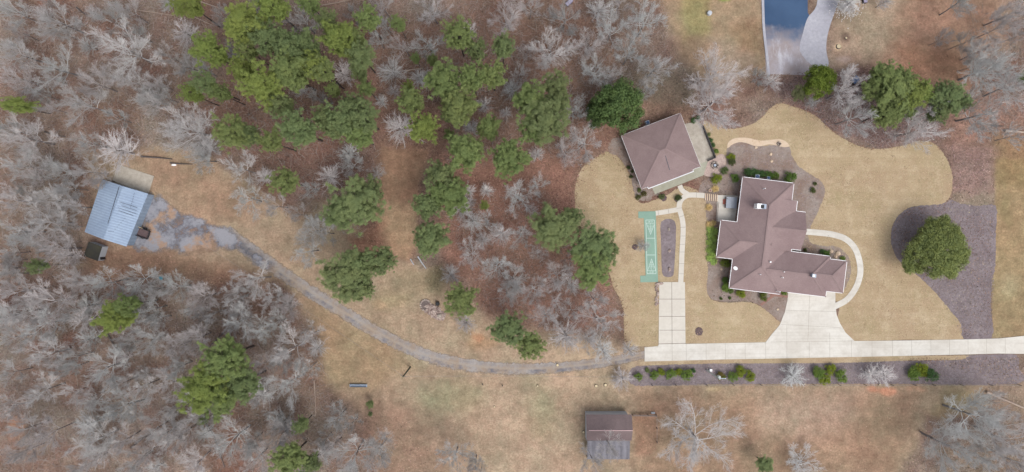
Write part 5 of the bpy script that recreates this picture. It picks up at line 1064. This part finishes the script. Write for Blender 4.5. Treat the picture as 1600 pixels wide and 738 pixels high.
# bare trees: x, y, crown radius px, kind (a: spreading, s: bushy sapling), brightness
BT = [(190,75,48,'a',1.15),(203,125,25,'a',1.1),(75,100,40,'a',1),(130,165,38,'a',.95),(20,80,30,'a',1),(85,30,35,'a',.95),(15,15,25,'a',1),(20,120,25,'a',.95),(146,130,28,'a',1),(232,158,22,'a',1.05),(30,215,42,'a',1.1),(185,235,30,'s',1.15),(135,225,26,'a',.95),(165,30,25,'a',.9),(200,18,24,'a',.95),
 (290,200,43,'a',1.2),(287,50,20,'s',1.1),(258,85,18,'a',.95),(290,100,22,'a',.9),(348,25,18,'a',.9),(358,82,15,'a',1),(253,150,18,'a',.9),(474,34,26,'a',1.05),(318,108,15,'a',1),(492,150,13,'a',1),(405,5,16,'a',1),
 (676,15,32,'a',1.05),(669,65,30,'a',1.05),(632,75,24,'a',.9),(534,115,19,'s',1.35),(656,122,15,'s',1.1),(734,47,13,'s',1.3),(615,142,10,'s',1),(595,159,10,'s',1.25),(625,200,24,'s',1.3),(591,61,18,'a',.9),(602,37,14,'a',1),(737,200,13,'s',1.05),(550,20,16,'a',.9),(598,10,24,'a',.9),(544,242,17,'s',1.2),(507,159,13,'a',1),(470,140,12,'s',1),
 (795,25,32,'a',1.05),(830,12,18,'a',1.05),(862,78,35,'a',1.2),(811,115,17,'a',1.05),(800,139,15,'s',1.1),(790,176,9,'s',1.3),(757,163,12,'s',1.05),(899,173,20,'a',.95),(936,17,19,'s',1.15),(960,44,36,'a',1.15),(984,85,28,'a',1.05),(933,115,28,'a',1.05),(916,222,30,'a',1.15),(838,242,12,'s',1.15),(885,240,24,'a',1.05),(885,25,28,'a',.85),(922,68,26,'a',1),
 (1010,35,36,'a',1.1),(1025,105,28,'a',1),(1122,112,42,'a',1.2),(1118,160,46,'a',1.2),(1010,142,18,'a',.9),(1208,127,15,'s',1.1),(970,5,22,'a',1),
 (1382,3,12,'s',1),(1325,140,35,'a',1.15),(1338,183,32,'a',1.2),(1440,203,36,'a',1.25),(1452,172,28,'a',1.15),(1480,58,14,'a',.9),(1553,106,44,'a',1.15),(1545,176,40,'a',1.05),(1582,20,28,'a',1),(1589,135,36,'a',1.1),(1594,212,20,'a',1.15),(1541,78,26,'a',1.05),(1504,5,22,'a',.85),(1566,42,22,'a',1),
 (30,260,30,'a',1.05),(91,267,24,'a',.95),(135,267,22,'a',.95),(78,311,30,'a',.95),(17,314,28,'a',1),(71,348,32,'a',1),(112,322,22,'a',.95),(27,362,28,'a',1),(85,389,30,'a',1),(58,385,18,'a',.9),(7,395,22,'a',1.05),(163,440,30,'a',1.05),(115,440,25,'a',.95),(212,436,30,'a',1.05),(71,472,34,'a',1.05),(139,478,20,'s',.85),(27,455,28,'a',1),(30,490,30,'a',1.1),(230,484,25,'a',1),(240,452,20,'a',.95),(7,430,20,'a',1),(110,490,24,'a',.95),
 (375,265,28,'a',1.2),(385,312,28,'a',1.15),(430,322,24,'a',1.05),(399,437,32,'a',1.1),(312,246,24,'a',.9),(270,450,25,'a',1.05),(311,464,25,'a',1),(365,466,25,'a',1.05),(423,466,22,'a',1.1),(487,359,26,'a',1.0),(480,393,26,'a',1.15),(484,294,16,'a',1),(413,277,15,'s',1.2),(465,335,18,'a',.9),(510,345,16,'a',.9),
 (515,276,19,'s',1.4),(547,257,19,'a',1.35),(507,365,22,'a',1),(588,271,15,'a',1),(734,298,10,'s',1.3),(740,345,18,'s',1.15),(737,396,24,'a',1.1),(703,430,15,'s',.9),(811,308,33,'a',1.15),(841,291,20,'a',1.15),(784,365,18,'s',1.2),(814,368,22,'a',1.05),(760,298,11,'s',1.4),(760,348,18,'a',1.1),(774,416,25,'a',1.1),(801,437,24,'a',1.1),(872,433,25,'a',1.15),(835,453,24,'a',1.1),(791,460,20,'a',1),(932,470,22,'a',1.1),(841,398,15,'a',.95),(893,447,14,'s',1.15),(872,476,20,'a',1.1),(735,315,8,'s',1),(755,375,14,'s',1),
 (852,493,22,'a',1.1),(896,486,20,'a',1.15),(940,505,36,'a',1.2),(885,525,24,'s',1.05),(942,548,19,'s',1.2),(984,548,13,'s',1.1),(973,592,17,'s',.9),(920,530,20,'a',1.05),(728,505,15,'s',.9),
 (61,507,35,'a',1.05),(68,556,30,'a',1.05),(58,613,30,'a',1.15),(102,617,19,'a',1.25),(10,586,22,'a',1.1),(7,642,24,'a',1.1),(159,576,36,'a',1.1),(142,630,14,'s',1.35),(193,640,32,'a',.95),(34,674,26,'a',1),(230,532,28,'a',1.05),(217,606,26,'a',1.05),(146,691,32,'a',1.1),(186,691,26,'a',1),(237,671,30,'a',1),(75,678,30,'a',1),(132,727,25,'a',1),(205,725,28,'a',1),(129,500,22,'s',1.0),(240,500,20,'a',1),(15,530,24,'a',1.05),(30,710,22,'a',.95),(112,560,22,'a',.9),(185,600,20,'a',.95),
 (301,529,28,'a',1.1),(270,542,25,'a',1.05),(369,502,28,'a',1.1),(402,518,26,'a',1.05),(453,549,38,'a',1.15),(453,600,36,'a',1.2),(409,617,18,'s',1.25),(260,603,28,'a',1.05),(264,690,26,'a',1.15),(301,724,28,'a',1.25),(362,686,38,'a',1.15),(436,684,28,'a',1),(396,720,25,'a',1.05),(440,661,20,'s',1),(301,656,22,'a',1.05),(265,638,22,'a',1),(428,505,22,'a',1),(482,525,22,'a',1),(330,490,22,'a',1),(480,575,18,'a',1.05),(275,575,20,'a',1),(410,570,18,'a',.95),(495,545,14,'s',.95),
 (527,654,22,'a',.85),(551,712,40,'a',1.15),(591,707,30,'a',.95),(710,720,30,'a',.95),(742,728,18,'a',.85),(520,700,20,'a',1),(505,690,16,'a',.9),
 (1095,690,62,'a',1.02),(1255,728,32,'a',1.05),(925,722,26,'a',1.05),(952,700,24,'a',1.15),(1530,655,50,'a',1.25),(1488,700,40,'a',1.2),(1580,690,44,'a',1.2),(1562,645,30,'a',1.1),(1590,722,30,'a',1.1),(1540,715,30,'a',1.1),(1470,690,20,'a',1),
 (1240,589,19,'s',1.2),(1361,586,15,'s',1.1),(1382,587,17,'s',1.15),(1005,385,10,'s',.85),(1425,170,14,'s',1.1),(1190,118,14,'a',.9),(1270,160,10,'s',1)]
# scattered thinner trees between the mapped ones
def inpoly(x, y, poly): return float(sdist(np.array([float(x)]), np.array([float(y)]), poly)[0]) < 0
WOODS = [[(0,0),(300,0),(330,40),(290,160),(330,235),(240,235),(160,300),(125,380),(130,430),(0,430)], [(0,430),(240,440),(360,450),(430,445),(500,520),(510,610),(560,680),(600,738),(0,738)], [(540,0),(1040,0),(1040,120),(960,130),(900,200),(760,160),(600,160)], [(690,330),(850,280),(900,420),(960,470),(960,530),(860,520),(760,480)], [(1510,20),(1600,20),(1600,190),(1530,200)]]
rg = random.Random(42); occ = [(b[0], b[1], b[2]) for b in BT] + [(p[0], p[1], p[2] * 1.1) for p in PINE_LIST]; extra = 0; tries = 0
while len(BT) < 300 and tries < 20000:
    tries += 1; w = rg.choice(WOODS + WOODS[:2]); x = rg.uniform(0, 1600); y = rg.uniform(0, 738)
    if not inpoly(x, y, w): continue
    if any((x - a) ** 2 + (y - b) ** 2 < (max(10, c * .52)) ** 2 for a, b, c in occ): continue
    rr2 = rg.uniform(12, 22); BT.append((x, y, rr2, 'a' if rg.random() < .75 else 's', rg.uniform(.85, 1.05))); occ.append((x, y, rr2))
for i, (x, y, r, k, br) in enumerate(BT):
    if k == 'a': h = min(17, 6.5 + r * .22); pr = BARE[(i * 5 + i // 8) % 8] if r < 42 and (x, y) != (1440, 203) else BARE_BIG[i % 2]
    else: h = min(9, 3 + r * .2); pr = BUSHY[(i * 3) % 4]
    if y > 570 and 1200 < x < 1400 or (x, y) in ((1005, 385), (973, 592)): h = 3.2
    if (x, y) == (1095, 690): h = 12
    c = (br * 1.0, br * .985, br * 1.0)
    o = place(pr, x, y, r * 1.08, h, '', 'tree', 'leafless trees', jit(c, .06), zfrac=.68)
    trees.append([o, x, y, r, 'bare' if k == 'a' else 'sapling', br])
# blossom tree at the top edge
def blossom():
    pr = BUSHY[0]; o = place(pr, 1328, 4, 20, 5, 'bushy tree white with blossom at the top edge beside the old grey driveway', 'tree', None, (1.3, 1.3, 1.3, 1), zfrac=.7)
    v = RNG.normal(size=(1500, 3)) * np.array((1.0, 1.0, .6)) + np.array((0, 0, 3.4)); n = RNG.normal(size=(1500, 3)); n /= np.linalg.norm(n, axis=1)[:, None]
    me = quadmesh('blossom', v, n, RNG.uniform(.03, .09, 1500), RNG.uniform(.03, .09, 1500)); me.materials.append(M['blossom']); b = bpy.data.objects.new('blossom', me); C.objects.link(b); b.parent = o
blossom()

# labels for the trees: which one, told from the nearest findable landmark
LM = [(30,165,'the flat green pine at left edge'),(178,330,'the metal roofed shed'),(149,390,'the small mossy roofed shed'),(207,278,'the weathered concrete slab'),(59,416,'the small round cedar'),(178,497,'the yellow green lone pine'),(330,600,'the wide bright lone pine'),(300,375,'the gravel yard'),
 (450,440,'the gravel track bend'),(620,330,'the grassy woodland clearing'),(678,484,'the stone rubble pile'),(1032,240,'the guest house'),(1200,370,'the big house'),(1465,390,'the largest round olive tree'),(952,684,'the barn'),(1230,50,'the blue asphalt'),(1395,140,'the long green pine clump'),
 (560,602,'the metal trough'),(638,580,'the dark utility pole'),(493,622,'the white dead trunk'),(1015,387,'the shuffleboard court'),(1388,612,'the orange clay patch'),(0,738,"the photo's lower left corner"),(0,0,"the photo's upper left corner"),(1600,0,"the photo's upper right corner"),(1600,738,"the photo's lower right corner"),(800,0,"the photo's top middle"),(400,0,'the left quarter of the top edge'),(925,405,'the dark pine pair by the lawn'),(1577,206,'the thick fallen trunk'),
 (862,78,'the round pale bare tree'),(545,430,'the dark pine above the track'),(250,738,'the lower edge left of centre'),(648,109,'the thick pale fallen log'),(290,200,'the broad pale bare tree'),(967,166,'the big dense evergreen'),(1118,140,'the huge pale tree above guest house')]
DIRS = ['right of', 'above and right of', 'above', 'above and left of', 'left of', 'below and left of', 'below', 'below and right of']
ORD = ['nearest', 'second nearest', 'third nearest', 'fourth nearest', 'fifth nearest', 'sixth nearest', 'seventh nearest', 'eighth nearest', 'ninth nearest', 'tenth nearest', 'eleventh nearest', 'twelfth nearest']
SPECIAL = {(30,165): 'flat bright green pine alone among bare trees at the left edge', (59,416): 'small round dark green cedar below left of the small mossy shed', (178,497): 'yellow green lone pine in the lower left bare wood', (322,607): 'wide bright green pine, largest crown in the lower left wood',
 (862,78): 'round pale leafless tree in the reddish opening near the top middle', (290,200): 'broad pale leafless tree in the upper left, left of the pines', (1095,690): 'wide spreading leafless tree right of the barn at the bottom edge', (190,75): 'long bright leaning leafless tree in the upper left wood', (578,632): 'little dark green pine seedling in the field below the metal trough', (578.5,647): 'tiniest green seedling just below the little pine in the field',
 (720,470): 'round green pine right of the stone rubble pile', (1005,385): 'thin leafless sapling at the mulch ring beside the green court', (1240,589): 'low leafless bush in the mulch strip left of the yellow green shrubs', (534,115): 'bright white leafless tree among the upper pines', (544,433): 'big dark green pine overhanging the upper side of the gravel track',
 (1361,586): 'left half of the low leafless pair above the orange clay', (1382,587): 'right half of the low leafless pair above the orange clay', (625,200): 'bright white leafless tree at the top of the grassy clearing', (1118,160): 'huge pale leafless tree touching the lawn above the guest house', (1122,112): 'pale leafless tree right behind the huge one above the guest house',
 (757,322): 'tiny bright green pine among bare trees in the middle', (973,592): 'faint leafless bush at the left end of the mulch strip'}
bins = {}
for T in trees:
    o, x, y, r, k, e = T
    if (x, y) in SPECIAL: o['label'] = SPECIAL[(x, y)]; o.pop('group', None) if False else None; continue
    best = min((l for l in LM if math.hypot(l[0] - x, l[1] - y) > 9), key=lambda l: math.hypot(l[0] - x, l[1] - y)); a = math.degrees(math.atan2(best[1] - y, x - best[0])) % 360
    key = (best[2], DIRS[int(((a + 22.5) % 360) // 45)], 'pine' if k == 'pine' else ('s' if k == 'sapling' else 'b')); bins.setdefault(key, []).append((math.hypot(best[0] - x, best[1] - y), o, r, k, e))
for (lm, dr_, kk), L in bins.items():
    L.sort(key=lambda q: q[0])
    for i, (d, o, r, k, e) in enumerate(L):
        if kk == 'pine': ad = {'bright': 'bright green', 'dark': 'dark green', 'mid': 'green', 'olive': 'olive brown'}[e]; nm = 'pine'
        else: ad = 'large leafless' if r > 30 else ('leafless' if r > 18 else 'thin leafless'); nm = 'tree' if kk == 'b' else 'twiggy sapling'
        o['label'] = f'{ad} {nm}, {ORD[min(i, 11)]} {dr_} {lm}'
        if len(o['label'].split()) > 16: print('LONG', o['label'])

# ------------------------------------------------------------------ shrubs
YG = (1.5, 1.4, .4); GR = (1.15, 1.3, .7); DG = (.6, .85, .75); OL = (1.1, 1.05, .5); GY = (1.3, 1.25, 1.2); BR = (1.3, .8, .6)
SH = [(998,588,6.5,GR,'green shrub at the left end of the mulch strip row'),(1011,579,4,GY,'pale grey green shrub second in the mulch strip row'),(1022,586,7,GR,'round green shrub third in the left row on the mulch strip'),(1033,582,6,YG,'yellow green shrub in the middle of the left mulch strip row'),(1047,584,8.5,GR,'largest green shrub in the left row on the mulch strip'),(1060,581,6,YG,'yellow green shrub just right of the largest in the left row'),(1073,586,9,GR,'last big green shrub at the right end of the left row'),(1083,579,4,DG,'small dark shrub touching the last big shrub of the left row'),
 (1124,587,6.5,BR,'reddish brown shrub right beside the pale utility pole'),(1131,590,4,OL,'small olive shrub between the pale pole and the shrub trio'),(1145,589,8,GR,'left green shrub of the trio right of the pale pole'),(1158,580,8.5,YG,'upper yellow shrub of the trio right of the pale pole'),(1173,588,8.5,YG,'right shrub of the trio right of the pale pole'),
 (1279,584,10,GR,'left green shrub of the cluster in the mulch strip below the apron'),(1288,593,9,YG,'lower yellow shrub of the cluster in the mulch strip below the apron'),(1297,577,8.5,YG,'upper yellow shrub of the cluster in the mulch strip below the apron'),(1313,588,10.5,GR,'right green shrub of the cluster in the mulch strip below the apron'),
 (1427,585,11,GR,'left green shrub of the far right cluster on the mulch strip'),(1439,577,10,YG,'upper yellow green shrub of the far right cluster on the mulch strip'),(1455,587,10.5,DG,'dark green right shrub of the far right cluster on the mulch strip'),(1445,582,7,YG,'middle yellow shrub of the far right cluster on the mulch strip'),
 (1169,269,7,DG,'leftmost blue green hedge shrub above the house roof'),(1179,270,6.5,DG,'second blue green hedge shrub above the house roof'),(1188,271,6,DG,'third hedge shrub above the house roof'),(1195,272.5,6,(.75,1,.7),'fourth hedge shrub above the house roof'),(1203,273.5,6,(.8,1.05,.6),'fifth hedge shrub above the house roof'),(1211,274.5,6,(.9,1.05,.5),'rightmost hedge shrub above the house roof'),(1234,277.5,9.5,(.75,.95,.5),'large round green shrub at the upper right corner of the house'),
 (1142.6,245,6.5,YG,'yellow green shrub right of the stone patio'),(1143,253,6.5,(.7,.65,.6),'brownish shrub touching the yellow green one right of the patio'),(1132,267,6,(.8,.85,.75),'grey green shrub at the lower right of the stone patio'),(1119,279,8,YG,'bright green oval shrub below the stone patio'),(1149,278,7,(1,1.25,.7),'round green shrub left of the hedge and the house corner'),
 (1118.5,236,4.2,GR,'small green shrub outside the corner of the dark terrace wall'),(1114,227,3.6,DG,'dark shrub along the terrace wall, lowest of the narrow row'),(1111,219,3.6,DG,'dark shrub along the terrace wall, middle of the narrow row'),(1107,211,3.6,GY,'grey shrub along the terrace wall, upper of the narrow row'),(1083,189,4.5,DG,'dark low shrub above the guest house terrace'),(1091,185,4,DG,'dark small shrub above the terrace, nearest the huge bare tree'),
 (1133.5,411,7.5,OL,'olive green shrub in the corner of the house left side'),(1132,438,5.5,(.8,1,.6),'dark green shrub by the house lower left wall, upper of two'),(1133,450,7,GR,'green shrub at the lower left corner of the house'),(1141,454,5,(.8,.95,.6),'small green shrub just right of the lower left house corner'),(1158,458.5,7,YG,'yellow green shrub below the house front wall'),(1192,464,7,(1,.95,.55),'round olive shrub below the house front beside the brick edging'),(1225,456,6,GR,'green shrub in the notch beside the garage'),
 (1285,393.5,4.2,DG,'small dark shrub above the garage wing, left of two'),(1292,396,5.4,(.8,1.1,.6),'green shrub above the garage wing, right of two'),(1258,391,3,(.8,.8,.5),'tiny shrub in the angle between the house and garage wing'),(1317,404.5,4.2,GR,'small green shrub at the upper right corner of the garage wing'),
 (1273.5,287.5,3,(.7,.65,.55),'small brown tuft in the bed right of the house, upper'),(1270,298,4.5,(.7,.65,.5),'brown tuft in the bed right of the house, lower'),(1126.5,467,2.6,(.8,.9,.6),'small green tuft left of two in the lower left bed'),(1140,466,2.6,(.8,.9,.6),'small green tuft right of two in the lower left bed'),
 (982,262,3,(.6,.6,.6),'dark little shrub left of the guest house, uppermost'),(986,276,3,(.5,.5,.5),'dark little shrub left of the guest house, middle'),(988,268,2.6,(.6,.6,.6),'dark little shrub tucked at the guest house wall between two others'),(999,297,3.4,(.9,.85,.6),'olive shrub near the lower left corner of the guest house'),(1006,303,4.4,(.9,.6,.55),'reddish shrub below the lower left corner of the guest house'),(997,308,4.4,(.8,.65,.6),'brown shrub at the lower left end of the guest house bed'),
 (1034,308,5,(.9,.85,.85),'dull grey shrub between guest house walk and the court'),(1059,309,5.5,(.6,.6,.58),'dark grey shrub beside the walk bend')]
for i, (x, y, r, c, l) in enumerate(SH): place(SHRUB[i % 4], x, y, r * 1.08, max(.5, r * .17), l, 'shrub', 'garden shrubs', (*c, 1), zfrac=.5)
GC = [(1110,358,6.5),(1118,362,6),(1110,368,6.5),(1118,374,6),(1109,379,6.5),(1117,386,6),(1109,391,6.5),(1116,397,6.5),(1109,403,6),(1115,409,6)]
m_cs = []; m_ns = []
for x, y, r in GC: p = P(x, y, .25); m_cs.append((p.x, p.y, .22)); m_ns.append(r * S)
cs, ns = leafcloud(m_cs, m_ns, 900, 1, .45); me = quadmesh('ground_cover', cs, ns, RNG.uniform(.03, .06, len(cs)), RNG.uniform(.05, .09, len(cs))); me.materials.append(M['leaves']); gc = bpy.data.objects.new('ground_cover', me); C.objects.link(gc); gc.color = (2.9, 3.0, 2.2, 1)
tag(gc, 'bed of pale green ground cover along the left side of the house', 'ground cover', kind='stuff')
for i, (x, y, l) in enumerate(((1118,295,'golden grass tuft above the wooden steps'),(1108,324,'golden grass tuft just below the wooden steps'),(1109,351,'golden grass tuft at the top of the pale green ground cover'))): place(TUFT, x, y, 7.6, 1.0, l, 'grass tuft', 'golden ornamental grasses', (1, 1, 1, 1), zfrac=.4)
place(TUFT, 1115, 349, 6, .9, 'smaller golden grass tuft touching the one above the ground cover', 'grass tuft', 'golden ornamental grasses', (.85, .85, .8, 1), zfrac=.4)
p = P(1109, 298); t = thing('planter', 'small round tan planter beside the golden grass above the steps', 'planter', p); m_ = MB(); m_.tube([p, p + Vector((0, 0, .4))], [.26, .38], 14); m_.build('pot', M['stonewalk'], t); m_ = MB(); m_.disc(p, .25, .4, .42, 12); m_.build('soil', M['brick'], t)

# undergrowth: thin brush and fallen sticks in the woods, nobody could count it
def brush():
    m_ = MB(); r = random.Random(9); n = 0; polys = WOODS + [[(300,120),(560,150),(600,260),(560,380),(480,330),(420,250),(330,240)], [(690,60),(1000,100),(960,190),(880,250),(700,260)], [(1460,650),(1600,640),(1600,738),(1440,738)], [(1190,130),(1300,125),(1480,140),(1450,210),(1375,228),(1300,200)]]
    boxes = [(min(p[0] for p in q), max(p[0] for p in q), min(p[1] for p in q), max(p[1] for p in q)) for q in polys]; ar = [(b[1] - b[0]) * (b[3] - b[2]) for b in boxes]
    while n < 34000:
        k = r.choices(range(len(polys)), ar)[0]; b = boxes[k]; x = r.uniform(b[0], b[1]); y = r.uniform(b[2], b[3])
        ins = False; q = polys[k]
        for i in range(len(q)):
            x1, y1 = q[i]; x2, y2 = q[i - 1]
            if (y1 > y) != (y2 > y) and x < (x2 - x1) * (y - y1) / (y2 - y1) + x1: ins = not ins
        n += 1
        if not ins or 125 < x < 245 and 250 < y < 415: continue
        p = P(x, y); a = r.uniform(0, 6.283); L = r.uniform(.4, 2.6); up = r.choice((.05, .2, .8, 1.2)); d = Vector((math.cos(a), math.sin(a), up)).normalized(); w = r.uniform(.01, .032)
        m_.tube([p + Vector((0, 0, .03)), p + d * L * .5 + Vector((0, 0, .05)), p + d * L + Vector((r.gauss(0, .1), r.gauss(0, .1), 0))], [w, w * .8, w * .4], 3, False)
    o = m_.build('undergrowth', M['bark_twig']); o.color = (.85, .78, .74, 1); tag(o, 'thin grey brush and fallen sticks over the leaf litter of the wood', 'undergrowth', kind='stuff')
brush()

# leaf litter and dry grass: real little leaves and tufts over the ground, nobody could count them
def scatter(name, n, accept, size, zlo, lo, hi, label, seed, box=(-14, 1614, -10, 748), tint=None, upn=1.4):
    r = np.random.default_rng(seed); px = r.uniform(box[0], box[1], n); py = r.uniform(box[2], box[3], n)
    X = (px - 800) * S; Y = (369 - py) * S; ix = np.clip(np.searchsorted(GRIDX, X), 0, len(GRIDX) - 1); iy = np.clip(np.searchsorted(GRIDY, Y), 0, len(GRIDY) - 1)
    lit = GLIT[iy, ix]; col = GCOL[iy, ix]; ok = accept(px, py, lit, r); px, py, X, Y, col = px[ok], py[ok], X[ok], Y[ok], col[ok]; m = len(X)
    nor = r.normal(size=(m, 3)) * .5 + np.array((0, 0, upn)); nor /= np.linalg.norm(nor, axis=1)[:, None]
    cen = np.stack([X, Y, zlo + r.uniform(0, .05, m)], 1); sz = r.uniform(*size, m)
    me = quadmesh(name, cen, nor, sz, sz * r.uniform(.5, 1, m)); k = r.uniform(lo, hi, (m, 1)) * (1 + r.normal(size=(m, 3)) * .04)
    c = (np.array(tint) if tint is not None else col) * k; c4 = np.concatenate([np.clip(c, 0, 1), np.ones((m, 1))], 1)
    at = me.attributes.new('leafcol', 'FLOAT_COLOR', 'FACE'); at.data.foreach_set('color', c4.ravel())
    mt, t, b, o = newmat(name); a = nd(t, 'ShaderNodeAttribute', attribute_name='leafcol'); t.links.new(a.outputs['Color'], b.inputs['Base Color']); b.inputs['Roughness'].default_value = .95; b.inputs['Specular IOR Level'].default_value = .1
    me.materials.append(mt); ob = bpy.data.objects.new(name, me); C.objects.link(ob); tag(ob, label, kind='stuff')
def near(px, py, poly, d=0): return sdist(px, py, poly) < d
HARD = [[(1000,541),(1196,533),(1230,458),(1308,458),(1335,531),(1600,524),(1600,556),(1007,566)], [(1029,440),(1071,440),(1072,540),(1028,540)], [(170,250),(245,270),(235,300),(230,385),(130,410),(128,350)], [(1030,340),(1058,340),(1058,434),(1031,434)], [(995,328),(1026,328),(1030,442),(998,442)], [(1190,-20),(1320,-20),(1290,110),(1195,118)]]
scatter('leaf_litter', 340000, lambda px, py, l, r: (r.random(len(px)) < np.clip((l - .45) * 2, 0, .9)) & ~near(px, py, LAWN2, 1) & ~near(px, py, HARD[0], 1) & ~near(px, py, HARD[1], 1) & ~near(px, py, HARD[2]) & ~near(px, py, HARD[5]) & ~near(px, py, LAWN1, 1) & ~near(px, py, LAWN3, 1), (.05, .13), .012, .5, 1.7, 'brown fallen leaves covering the floor of the bare woods', 21)
scatter('field_grass', 200000, lambda px, py, l, r: (l < .6) & (r.random(len(px)) < .8) & ~near(px, py, HARD[5]) & ~near(px, py, HARD[0], 1) & ~near(px, py, HARD[1], 1) & ~near(px, py, HARD[2]) & ~near(px, py, LAWN1, 1) & ~near(px, py, LAWN2, 1) & ~near(px, py, LAWN3, 1) & ~near(px, py, [(1005,540),(1005,564),(880,583),(760,583),(640,552),(540,500),(400,415),(300,400),(215,390),(225,295),(330,335),(420,395),(540,478),(640,532),(760,565),(880,565)], 0), (.02, .055), .02, .82, 1.2, 'tufts of dormant tan grass over the open fields', 22, upn=6)
scatter('lawn_grass', 70000, lambda px, py, l, r: (near(px, py, LAWN1, -1) | near(px, py, LAWN2, -1) | near(px, py, LAWN3, -1)) & ~near(px, py, BED1, 1) & ~near(px, py, HARD[0], 1) & ~near(px, py, HARD[1], 1) & ~near(px, py, HARD[3]) & ~near(px, py, HARD[4]), (.03, .08), .024, .72, 1.2, 'short dormant straw grass of the lawns', 23, (890, 1520, 150, 545), A(188, 168, 136), 6)
scatter('lawn_debris', 26000, lambda px, py, l, r: ((near(px, py, LAWN1, -2) & ~near(px, py, BED1, 1)) | near(px, py, LAWN3, -2)) & ~near(px, py, HARD[0], 1) & (vnoise(px, py, 13, 77) * .6 + vnoise(px, py, 5, 78) * .4 > .66) & ~near(px, py, HARD[3]) & ~near(px, py, HARD[4]), (.03, .08), .05, .7, 1.3, 'scattered brown leaves lying on the lawn', 24, (890, 1520, 150, 545), A(150, 126, 102), 4)
scatter('mulch_chips', 60000, lambda px, py, l, r: near(px, py, [(1425,323),(1471,319),(1556,322),(1556,415),(1549,529),(1506,529),(1464,460),(1409,412),(1393,372)], -1) | near(px, py, [(990,576),(1120,569),(1500,563),(1588,556),(1588,600),(990,602)], -1) | near(px, py, BED1, -2) | near(px, py, [(1260,170),(1300,203),(1375,230),(1440,216),(1460,150),(1300,140)], 0), (.03, .09), .036, .55, 1.5, 'bark mulch chips and needles over the beds', 25, (980, 1600, 140, 605), A(146, 134, 134))

scatter('edge_leaves', 90000, lambda px, py, l, r: ((np.exp(-np.abs(sdist(px, py, LAWN3)) / 3.2) * (px < 985) > r.random(len(px)) * 1.2) | (np.exp(-np.abs(sdist(px, py, LAWN1)) / 2.0) * (py < 245) * (px > 1190) > r.random(len(px)) * 1.4)) & ~near(px, py, HARD[0], 1), (.05, .12), .034, .6, 1.4, 'brown leaves drifted over the woodland edge of the lawns', 26, (880, 1500, 150, 545), A(146, 116, 98))
